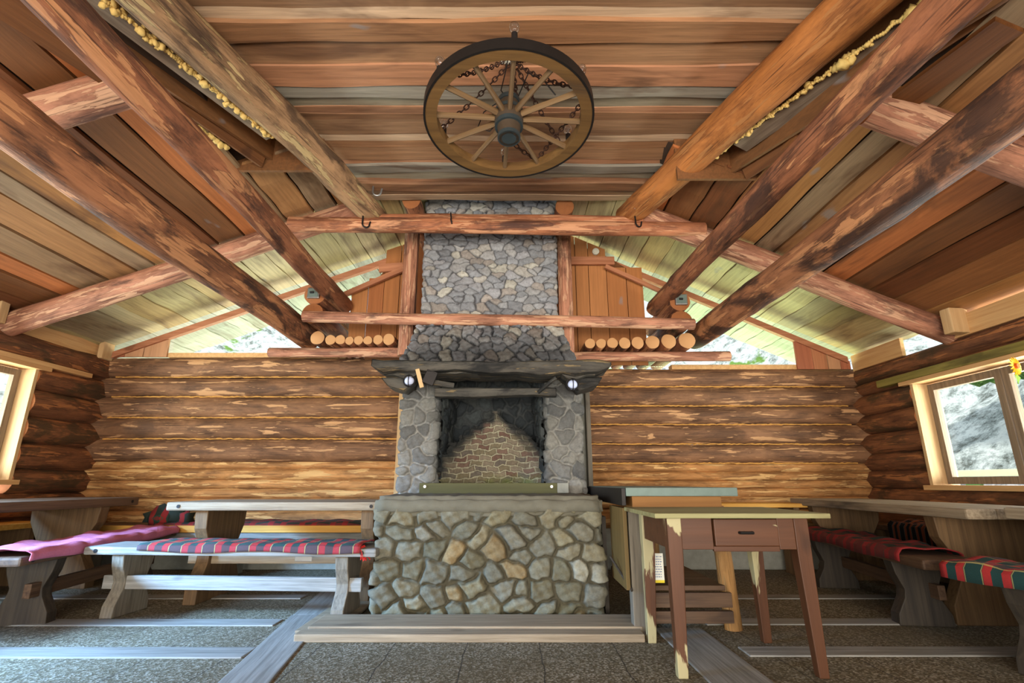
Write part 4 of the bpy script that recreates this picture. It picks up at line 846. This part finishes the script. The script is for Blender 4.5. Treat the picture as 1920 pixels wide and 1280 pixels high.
def chain(name, pts, par, link=0.045, r=0.0045):
    m = MB(); P = [Vector(p) for p in pts]; seg = []
    # resample
    d = [0];
    for i in range(len(P) - 1): d.append(d[-1] + (P[i + 1] - P[i]).length)
    n = max(2, int(d[-1] / (link * 0.74)))
    def at(s):
        for i in range(len(P) - 1):
            if s <= d[i + 1]: return P[i].lerp(P[i + 1], (s - d[i]) / max(1e-6, d[i + 1] - d[i]))
        return P[-1]
    for i in range(n):
        a, b = at(d[-1] * i / n), at(d[-1] * (i + 1) / n); c = (a + b) / 2; t = (b - a).normalized()
        u = t.cross(Vector((0.3, 0.5, 0.81))).normalized(); w = t.cross(u).normalized(); s = u if i % 2 else w
        m.tube([c + t * (link * 0.5 * math.cos(q) + (0.012 if math.cos(q) > 0 else -0.012) * 0) + s * (link * 0.30 * math.sin(q)) for q in [2 * PI * j / 12 for j in range(12)]], r, 5, closed=True)
    return m.build(name, 'rust', par, smooth=True)
def sag(a, b, s, n=10): a, b = Vector(a), Vector(b); return [a.lerp(b, i / n) - Vector((0, 0, s * 4 * (i / n) * (1 - i / n))) for i in range(n + 1)]
top = (0.03, 0.02, 0.53); ri = R - 0.06
def rp(deg, z=0.04): return (ri * math.cos(math.radians(deg)), ri * math.sin(math.radians(deg)), z)
chain('hanging_chain', sag(top, rp(160), 0.03), wh); chain('hanging_chain', sag(top, rp(35), 0.03), wh)
chain('hanging_chain', sag(top, rp(285), 0.03), wh); chain('hanging_chain', sag((0.02, 0, 0.5), rp(330), 0.05), wh)
chain('hanging_chain', sag(rp(345), rp(60), 0.0) , wh); chain('hanging_chain', sag((-0.02, 0.0, 0.5), rp(215), 0.04), wh)
chain('hanging_chain', sag(rp(60), (0.06, 0.30, 0.06), 0.02), wh); chain('hanging_chain', [(0.03, 0, 0.5), (0.04, 0.0, 0.30), (0.05, -0.01, 0.16)], wh)
m = MB()
m.tube([(0, 0, 0.15), (-0.05, 0.02, 0.25), (-0.02, 0.0, 0.4), (0.0, 0.0, 0.53)], 0.004, 6)
m.tube([(-0.05, 0.0, 0.15), (-0.16, 0.08, 0.12), (-0.20, 0.12, 0.02), (-0.12, 0.10, -0.02), (-0.06, 0.05, 0.02)], 0.004, 6)
m.tube([(0.05, 0.0, 0.15), (0.12, -0.10, 0.28), (0.22, -0.08, 0.25), (0.30, -0.05, 0.16)], 0.0045, 6); m.build('electric_cord', 'black_plastic', wh, smooth=True)
m = MB(); m.box((-0.05, -0.035, 0.50), (0.05, 0.035, 0.548), bev=0.006); m.build('ceiling_box', 'white', wh)

# ------------------------------------------------------------------ benches and tables
def trestle(name, x, w_top, w_mid, w_bot, h, th, mat, par):
    prof = [(-w_bot / 2, 0), (-w_bot / 2 + 0.005, h * 0.18), (-w_mid / 2 - 0.01, h * 0.42), (-w_mid / 2, h * 0.55), (-w_top / 2 + 0.015, h * 0.8), (-w_top / 2, h)]
    poly = prof + [(-a, b) for a, b in prof[::-1]]
    m = MB(); m.prism(poly, x - th / 2, x + th / 2, 'x'); o = m.build(name, mat, par)
    bv = o.modifiers.new('edge', 'BEVEL'); bv.width = 0.006; bv.segments = 2; return o
def board_top(name, L, W, h, th, mat, par, planks=1, bev=0.012, waver=0.0):
    m = MB()
    for k in range(planks):
        a = -W / 2 + W * k / planks; b = -W / 2 + W * (k + 1) / planks
        m.box((-L / 2 + random.uniform(0, waver), a + (0.002 if k else 0), h - th), (L / 2 - random.uniform(0, waver), b, h), bev=bev)
    return m.build(name, mat, par)
def bench(L, W, H, mats, loc, rz, label, cat='bench', th=0.055, inset=0.32, planks=1, group=None, leg_th=0.09, stretch_z=0.22, name='trestle_bench', lw=None, bolts=True, ins=None):
    e = tag(empty(name, loc, rz), label, cat, group); wood, legm = mats
    tp = board_top('seat' if 'bench' in name else 'tabletop', L, W, H, th, wood, e, planks, 0.014, 0.01)
    ins = ins or (inset, inset)
    for sx, i_ in ((-1, ins[0]), (1, ins[1])):
        x = sx * (L / 2 - i_); trestle('leg', x, W * 0.86, W * 0.55, (lw or W * 0.92), H - th, leg_th, legm, e)
    if stretch_z:
        m = MB(); m.box((-L / 2 + ins[0] - leg_th - 0.04, -W * 0.20 - 0.02, stretch_z - 0.045), (L / 2 - ins[1] + leg_th + 0.04, -W * 0.20 + 0.025, stretch_z + 0.045), bev=0.006); m.build('stretcher', wood, e)
    if bolts:
        for sx in (-1, 1):
            m = MB(); m.tube([(0, 0, 0), (0, -0.004, 0)], 0.014, 12, cap=True); m.build('bolt', 'iron', tp, loc=(sx * (L / 2 - 0.10), -W / 2 - 0.0005, H - th / 2))
    return e
def blanket(name, L, W, drop, mat, loc, rz, label, th=0.014, wav=0.008, seed=1, back=0.0, cat='blanket', group=None, skew=0.0):
    rs = random.Random(seed); nx = int(L / 0.03); prof = [(-W / 2 - 0.012, -drop), (-W / 2 - 0.014, -drop * 0.5), (-W / 2 - 0.010, 0.002), (-W / 2 + 0.01, th)]
    ny = 12
    for j in range(1, ny): prof.append((-W / 2 + 0.01 + (W - 0.02) * j / ny, th))
    prof += [(W / 2 - 0.01, th)]
    if back: prof += [(W / 2 + 0.012, 0.0), (W / 2 + 0.014, -back)]
    ph = [rs.uniform(0, 6) for _ in range(6)]; m = MB(); vs = []; fs = []; n = len(prof)
    for i in range(nx + 1):
        x = -L / 2 + L * i / nx
        for j, (y, z) in enumerate(prof):
            b = wav * (math.sin(x * 9 + ph[0] + y * 4) + 0.7 * math.sin(x * 17 + ph[1] - y * 9) + 0.5 * math.sin(y * 30 + ph[2])); b = abs(b) if z > 0 else b * 0.4
            d = 0.008 * math.sin(x * 7 + ph[3]) if z < 0 else 0
            vs.append((x + skew * y + 0.006 * math.sin(y * 25 + ph[4]), y - (abs(b) if z <= 0.002 and j < 3 else 0), z + (b if z > 0 else d)))
    for i in range(nx):
        for j in range(n - 1): fs.append((i * n + j, (i + 1) * n + j, (i + 1) * n + j + 1, i * n + j + 1))
    m.add(vs, fs); o = m.build(name, mat, loc=loc, rot=(0, 0, rz), smooth=True); so = o.modifiers.new('thickness', 'SOLIDIFY'); so.thickness = 0.007; so.offset = 1
    return tag(o, label, cat, group)
def fringe(par, x, y0, y1, z, mat='red_fringe', n=22, ln=0.08, seed=3):
    rs = random.Random(seed); m = MB()
    for k in range(n):
        y = y0 + (y1 - y0) * k / n; dx = rs.uniform(-0.015, 0.03); m.tube([(x, y, z), (x + 0.02 + dx * 0.3, y + rs.uniform(-0.008, 0.004), z - ln * 0.4), (x + 0.025 + dx, y + rs.uniform(-0.01, 0.01), z - ln * rs.uniform(0.8, 1.2))], 0.0028, 4)
    o = m.build('fringe', mat, par); return o
GW = ('grey_wood', 'grey_wood_z'); BW = ('table_brown', 'table_brown_z'); DW = ('grey_wood', 'dark_wood_z')
# left of the hearth
b1 = bench(2.12, 0.37, 0.465, GW, (-1.975, 4.02, 0), math.radians(-3.5), 'weathered grey trestle bench with a red and green plaid, left of the hearth', inset=0.25)
bk = blanket('plaid_blanket', 1.60, 0.33, 0.03, 'plaid', (-1.83, 4.00, 0.467), math.radians(-3.5), 'red and green plaid blanket with red fringe on the grey bench', seed=4, wav=0.007); fringe(bk, 0.79, -0.175, -0.06, 0.01)
m = MB(); m.box((-0.065, -0.004, -0.038), (0.065, 0.004, 0.038), bev=0.003); tag(m.build('metal_bracket', 'hook_grey', loc=(-1.60, 4.24, 0.36)), 'small ribbed metal plate fixed under the table behind the grey bench', 'bracket')
t1 = bench(1.72, 0.74, 0.755, ('table_top', 'table_brown_z'), (-1.87, 4.62, 0), 0, 'weathered grey picnic table left of the hearth, bolt heads in its edge', 'table', th=0.065, inset=0.27, planks=3, name='picnic_table', leg_th=0.10, stretch_z=0.32, lw=0.62, ins=(0.26, 0.14))
# bench along the back wall
wb = tag(empty('wall_bench', (-2.85, 5.62, 0)), 'long bench fixed along the back wall behind the left tables', 'bench')
m = MB(); m.box((-1.75, -0.22, 0.445), (1.60, 0.25, 0.49), bev=0.006); m.build('seat', 'table_brown', wb)
m = MB(); m.box((-1.70, -0.25, 0.43), (1.58, -0.22, 0.495), bev=0.003); m.build('front_edge', 'yellow_board', wb)
m = MB(); m.box((-1.70, -0.235, 0.345), (1.58, -0.205, 0.425), bev=0.003); m.build('apron', 'grey_wood', wb)
for x in (-1.5, 0.0, 1.4): m = MB(); m.box((x - 0.03, -0.18, 0), (x + 0.03, 0.2, 0.445), bev=0.004); m.build('leg', 'concrete', wb)
blanket('plaid_blanket', 2.2, 0.42, 0.012, 'plaid_dark', (-2.45, 5.62, 0.495), 0, 'dark red plaid laid along the back wall bench', seed=8)
lump('bundled_blanket', [(-3.55, 5.50, 0.56, 0.10), (-3.42, 5.55, 0.58, 0.10), (-3.68, 5.56, 0.56, 0.09), (-3.30, 5.5, 0.56, 0.07)], 'plaid_dark'); tag(bpy.data.objects['bundled_blanket'], 'crumpled dark plaid blanket bundled in the corner on the back wall bench', 'blanket')
# left wall
t0 = bench(2.75, 0.74, 0.765, ('table_brown', 'table_brown_z'), (-4.08, 3.98, 0), math.radians(90), 'dark brown picnic table along the left wall', 'table', th=0.075, planks=3, name='picnic_table', leg_th=0.11, stretch_z=0.33, lw=0.62, ins=(0.5, 0.36))
b0 = bench(1.98, 0.36, 0.46, ('table_brown', 'dark_wood_z'), (-3.32, 4.34, 0), math.radians(98), 'dark brown trestle bench under the pink blanket, far left', th=0.055, leg_th=0.10, ins=(0.42, 0.3))
blanket('pink_blanket', 1.93, 0.37, 0.035, 'pink', (-3.32, 4.34, 0.462), math.radians(98), 'pink wool blanket folded along the far left bench', seed=6, wav=0.012, back=0.04, th=0.02)
wl_ = tag(empty('wall_bench', (-4.60, 3.8, 0)), 'orange brown bench fixed along the left log wall', 'bench')
m = MB(); m.box((-0.22, -1.9, 0.50), (0.16, 1.5, 0.545), bev=0.006); m.build('seat', 'yellow_board', wl_)
for y in (-1.5, 0.0, 1.3): m = MB(); m.box((-0.18, y - 0.03, 0), (0.12, y + 0.03, 0.50), bev=0.004); m.build('leg', 'table_brown_z', wl_)
lump('mottled_cloth', [(-4.60 + random.uniform(-0.12, 0.06), 3.9 + 0.75 * random.random(), 0.59 + random.uniform(0, 0.05), random.uniform(0.04, 0.09)) for _ in range(22)], 'mottled'); tag(bpy.data.objects['mottled_cloth'], 'yellow and black mottled cloth heaped on the left wall bench', 'cloth')
# right side
t2 = bench(2.35, 0.74, 0.745, ('table_top', 'table_brown_z'), (3.26, 4.52, 0), math.radians(87), 'olive grey picnic table along the right wall, farther one under the window', 'table', th=0.065, planks=4, name='picnic_table', leg_th=0.10, stretch_z=0.33, lw=0.6, ins=(0.42, 0.3))
b2 = bench(2.05, 0.36, 0.455, ('table_brown', 'dark_wood_z'), (2.80, 4.30, 0), math.radians(81), 'dark trestle bench with worn plaid, beside the farther right table', th=0.06, ins=(0.48, 0.3), leg_th=0.11)
blanket('plaid_blanket', 1.75, 0.35, 0.05, 'plaid_dark', (2.82, 4.40, 0.457), math.radians(81), 'worn dark red plaid on the bench beside the farther right table', seed=12, wav=0.012, back=0.05)
t3 = bench(1.9, 0.74, 0.765, ('table_top', 'dark_wood_z'), (3.23, 2.20, 0), math.radians(90), 'nearer right picnic table, cut by the frame edge', 'table', th=0.065, planks=4, name='picnic_table', leg_th=0.10, stretch_z=0.33, lw=0.6, ins=(0.4, 0.28))
b3 = bench(1.85, 0.36, 0.455, ('dark_x', 'dark_wood_z') if False else ('table_brown', 'dark_wood_z'), (2.72, 2.26, 0), math.radians(97), 'nearest dark bench at the lower right with a bright plaid', th=0.06, ins=(0.4, 0.36), leg_th=0.12)
blanket('plaid_blanket', 1.8, 0.35, 0.04, 'plaid', (2.72, 2.27, 0.457), math.radians(97), 'bright red plaid blanket on the nearest bench at the lower right', seed=14, wav=0.010, back=0.06)
wr_ = tag(empty('wall_bench', (3.88, 4.3, 0)), 'bench fixed along the right wall behind the picnic tables', 'bench')
m = MB(); m.box((-0.17, -2.4, 0.45), (0.13, 1.6, 0.495), bev=0.006); m.build('seat', 'table_brown', wr_)
for y in (-2.1, -0.4, 1.4): m = MB(); m.box((-0.1, y - 0.03, 0), (0.10, y + 0.03, 0.45), bev=0.004); m.build('leg', 'table_brown_z', wr_)
blanket('orange_blanket', 1.9, 0.30, 0.16, 'plaid_brown', (3.84, 4.35, 0.497), math.radians(-90), 'black blanket with orange pattern hanging over the right wall bench', seed=16, wav=0.02, back=0.0, th=0.03)
# back bench right
wb2 = tag(empty('wall_bench', (2.35, 5.66, 0)), 'plank bench along the back wall right of the fireplace', 'bench')
m = MB(); m.box((-1.15, -0.2, 0.66), (0.72, 0.2, 0.70), bev=0.006); m.build('seat', 'yellow_board', wb2)
for x in (-0.95, 0.55): m = MB(); m.box((x - 0.03, -0.16, 0), (x + 0.03, 0.16, 0.66), bev=0.004); m.build('leg', 'table_brown_z', wb2)

# red-brown table with a drawer
rt = tag(empty('drawer_table', (1.155, 3.09, 0)), 'small reddish brown table with a drawer and chipped legs, olive top', 'table')
m = MB()
for k in range(5): m.box((-0.435, -0.36 + 0.148 * k, 0.728), (0.452, -0.36 + 0.148 * (k + 1) - 0.002, 0.752), bev=0.004)
m.build('tabletop', 'green_paint', rt)
lx, ly = 0.325, 0.27
for (x, y, mt_) in ((-lx, -ly, 'red_chipped_z'), (lx, -ly, 'red_paint_z'), (-lx, ly, 'red_chipped_z'), (lx, ly, 'red_paint_z')):
    m = MB(); tw, bw_ = 0.036, 0.024; sx = 1 if x > 0 else -1; sy = 1 if y > 0 else -1
    vs = [];
    for (z, w, dx) in ((0, bw_, 0.012), (0.03, bw_ + 0.001, 0.011), (0.55, tw, 0.0), (0.728, tw, 0.0)):
        for (a, b) in ((-1, -1), (1, -1), (1, 1), (-1, 1)): vs.append((x + a * w + sx * dx, y + b * w + sy * dx, z))
    fs = [(i * 4 + e, i * 4 + (e + 1) % 4, i * 4 + 4 + (e + 1) % 4, i * 4 + 4 + e) for i in range(3) for e in range(4)] + [(0, 1, 2, 3), (12, 13, 14, 15)]
    m.add(vs, fs); o = m.build('leg', mt_, rt); bv = o.modifiers.new('edge', 'BEVEL'); bv.width = 0.004; bv.segments = 2
for nm, lo, hi in (('apron', (-0.29, -0.30, 0.575), (-0.13, -0.275, 0.728)), ('apron', (0.205, -0.30, 0.575), (0.29, -0.275, 0.728)), ('apron', (-0.29, 0.26, 0.575), (0.29, 0.285, 0.728)), ('apron', (-0.35, -0.235, 0.575), (-0.325, 0.235, 0.728)), ('apron', (0.325, -0.235, 0.575), (0.35, 0.235, 0.728)), ('apron', (-0.13, -0.298, 0.565), (0.205, -0.277, 0.590))):
    m = MB(); m.box(lo, hi, bev=0.003); m.build(nm, 'red_paint', rt)
m = MB(); m.box((-0.125, -0.315, 0.592), (0.20, -0.285, 0.722), bev=0.005); m.box((-0.115, -0.285, 0.60), (0.19, 0.1, 0.70), bev=0.002); dw = m.build('drawer', 'red_paint', rt)
m = MB(); m.tube([(0.0, -0.312, 0.657), (0.0, -0.333, 0.657), (0.065, -0.333, 0.657), (0.065, -0.312, 0.657)], 0.007, 8); m.build('handle', 'iron', dw)

# counter with sheet-metal top beside the hearth
ct = tag(empty('metal_topped_counter', (1.08, 4.35, 0)), 'wooden counter with a dented sheet metal top between hearth and drawer table', 'counter')
m = MB(); m.box((-0.345, -0.90, 0.818), (0.375, 1.0, 0.872), bev=0.004); o = m.build('sheet_metal_top', 'zinc', ct)
m = MB(); m.box((-0.30, -0.86, 0.745), (0.28, 0.95, 0.818), bev=0.004); m.build('apron', 'ochre_x', ct)
m = MB(); m.box((-0.37, -0.88, 0.26), (-0.345, -0.42, 0.745), bev=0.003); m.build('side_panel', 'panel_olive', ct); m = MB(); m.box((-0.372, -0.89, 0.76), (-0.346, 1.0, 0.868), bev=0.003); m.build('side_edge', 'iron', ct)
m = MB(); m.box((-0.33, -0.85, 0), (-0.24, -0.76, 0.745), bev=0.006); m.build('leg', 'grey_wood_z', ct)
m = MB(); m.box((-0.33, 0.80, 0), (-0.24, 0.90, 0.745), bev=0.006); m.build('leg', 'grey_wood_z', ct)
log('leg', (0.335, -0.70, 0.0), (0.30, -0.70, 0.745), 0.055, 0.05, 'table_log', ct, wob=0.04); log('leg', (0.27, 0.85, 0.0), (0.25, 0.85, 0.745), 0.05, 0.05, 'table_log', ct, wob=0.04)
m = MB()
for k in range(3): m.box((-0.30, -0.78 + 0.27 * k, 0.24), (0.28, -0.78 + 0.27 * (k + 1) - 0.005, 0.27), bev=0.004)
m.box((-0.30, -0.82, 0.15), (0.30, -0.785, 0.235), bev=0.004); m.box((-0.30, -0.82, 0.06), (0.30, -0.785, 0.13), bev=0.004); m.build('lower_shelf', 'table_brown', ct)
m = MB(); m.box((0.668, 4.05, 0.0), (0.70, 5.5, 0.66), bev=0.004); tag(m.build('gap_shade_board', 'dark_wood_z'), 'added dark board standing in for the shade in the gap between the hearth and the counter', 'board')  # added board, hides the bright floor; its dark colour stands in for shade
m = MB(); m.tube([(0.665, 3.72, 0.42), (0.74, 3.46, 0.26)], 0.008, 8); tag(m.build('poker', 'dark_wood_z'), 'thin poker stick leaning beside the right flank of the hearth', 'poker')
# paper notice pinned on the counter side
pn = tag(empty('paper_notice', (0.90, 3.46, 0.325)), 'white paper notice with small print and a yellow foot, hanging under the counter', 'notice')
m = MB(); m.box((-0.045, -0.001, -0.02), (0.045, 0.001, 0.15)); m.build('sheet', 'white', pn)
m = MB(); m.box((-0.045, -0.0018, -0.02), (0.045, -0.0011, -0.004)); m.build('yellow_strip', plain('yellow_print', srgb(220, 190, 40), 0.6), pn)
m = MB()
for r_ in range(9):
    x = -0.035
    while x < 0.03:
        w = random.uniform(0.004, 0.012); m.box((x, -0.0018, 0.012 + r_ * 0.0145), (min(x + w, 0.037), -0.0012, 0.012 + r_ * 0.0145 + 0.005)); x += w + 0.004
m.build('print_lines', plain('blue_grey_print', srgb(96, 110, 140), 0.7), pn)

# timber kerb around the hearth
for (lo, hi, lab) in (((-1.28, 3.36, 0), (0.78, 3.48, 0.045), 'grey kerb board along the front of the hearth on the floor'), ((-1.25, 3.49, 0), (0.80, 3.80, 0.055), 'wide floor board between the kerb and the hearth stones')):
    m = MB(); m.box((lo[0] - lo[0] * 0 , lo[1], lo[2]), hi, bev=0.008); tag(m.build('hearth_board', 'table_top'), lab, 'board')
m = MB(); m.box((-1.33, 3.50, 0.012), (-1.06, 5.3, 0.03), bev=0.006); tag(m.build('hearth_board', 'table_top'), 'long floor board running back beside the left flank of the hearth', 'board')

# ornamental flower at the right window
flr = tag(empty('sunflower', (3.93, 3.93, 1.78)), 'yellow and orange artificial sunflower hanging at the edge of the right window', 'flower'); flr.rotation_euler = (0, 0, math.radians(20))
m = MB()
for k in range(16):
    a = 2 * PI * k / 16; c_, s_ = math.cos(a), math.sin(a); m.add([(0.015 * c_, -0.012, 0.015 * s_), (0.05 * c_ - 0.012 * s_, -0.02, 0.05 * s_ + 0.012 * c_), (0.078 * c_, -0.008, 0.078 * s_), (0.05 * c_ + 0.012 * s_, -0.02, 0.05 * s_ - 0.012 * c_), (0.045 * c_, -0.004, 0.045 * s_)], [(0, 1, 2, 3), (0, 3, 4), (0, 4, 1), (1, 4, 2), (2, 4, 3)])
m.build('petal_ring', plain('yellow_petals', srgb(238, 176, 40), 0.7), flr)
m = MB(); m.tube([(0, 0, 0), (0, -0.03, 0)], [0.026, 0.02], 14); m.build('flower_centre', plain('orange_centre', srgb(196, 88, 24), 0.9), flr)
m = MB(); m.tube([(0, 0, -0.02), (0.0, 0.0, -0.14)], 0.004, 6); m.add([(0, 0, -0.05), (-0.035, -0.01, -0.09), (0, 0, -0.14), (0.03, -0.01, -0.09)], [(0, 1, 2, 3)]); m.build('stem', plain('green_stem', srgb(120, 160, 50), 0.7), flr)

# ------------------------------------------------------------------ outdoors
def hill(name, fn, x0, x1, y0, y1, n, mat, lab):
    m = MB(); vs = []; fs = []
    for i in range(n + 1):
        for j in range(n + 1):
            x = x0 + (x1 - x0) * i / n; y = y0 + (y1 - y0) * j / n; vs.append((x, y, fn(x, y)))
    for i in range(n):
        for j in range(n): a = i * (n + 1) + j; fs.append((a, a + n + 1, a + n + 2, a + 1))
    m.add(vs, fs); return tag(m.build(name, mat, smooth=True), lab, kind='structure')
def terrain(x, y):
    h = -0.15
    dr = max(0, x - 6.6); h += min(dr, 9) * 0.95 if dr else 0
    db = max(0, y - 11); h += min(db, 12) * 0.75
    dl = max(0, -x - 9); h += min(dl, 9) * 0.5
    return h + (0.25 * math.sin(x * 1.3 + y * 0.7) * math.sin(y * 1.1) + 0.12 * math.sin(x * 3.1 + y * 2.3)) * (1 if dr + db + dl > 0.2 else 0.05)
hill('ground', terrain, -24, 24, -14, 28, 90, 'slope', 'pale gravelly slope rising outside the hut')
for (x, y, z, r, nb, lb) in ((-4.4, 12.5, 3.7, 0.5, 14, 'small green shrub on the pale slope seen through the left gable glazing'), (3.4, 15.5, 6.4, 0.5, 10, 'small green shrub on the pale slope seen through the right gable glazing'),
                       (8.6, 8.2, 3.1, 0.8, 22, 'low green shrub on the slope outside the right window'), (9.2, 5.4, 4.9, 1.1, 26, 'leafy green bush high on the slope outside the right window'), (7.6, 7.6, 4.4, 0.9, 22, 'bright green bush seen through the slot above the right wall')):
    o = lump('bush', [(x + random.uniform(-1, 1) * r * 0.9, y + random.uniform(-1, 1) * r * 0.7, z + random.uniform(-1, 1) * r * 0.5, r * random.uniform(0.2, 0.45)) for _ in range(nb)], 'leaf'); tag(o, lb, 'bush')
# things outside the right window
fe = tag(empty('plank_fence', (5.9, 5.2, 0)), 'white railed fence with green boards outside the right window', 'fence')
m = MB(); m.box((-0.03, -2.6, 0.98), (0.03, 2.4, 1.06), bev=0.004); m.build('rail', 'white', fe)
for y in (-2.2, -1.0, 0.35, 1.6): m = MB(); m.box((-0.02, y - 0.11, 0.0), (0.02, y + 0.11, 0.97), bev=0.004); m.build('panel', plain('green_fence_paint', srgb(96, 140, 84), 0.7), fe)
m = MB(); m.box((-0.03, -2.6, -0.1), (0.03, -2.5, 1.0)); m.box((-0.03, 2.3, -0.1), (0.03, 2.4, 1.0)); m.build('post', 'grey_wood_z', fe)
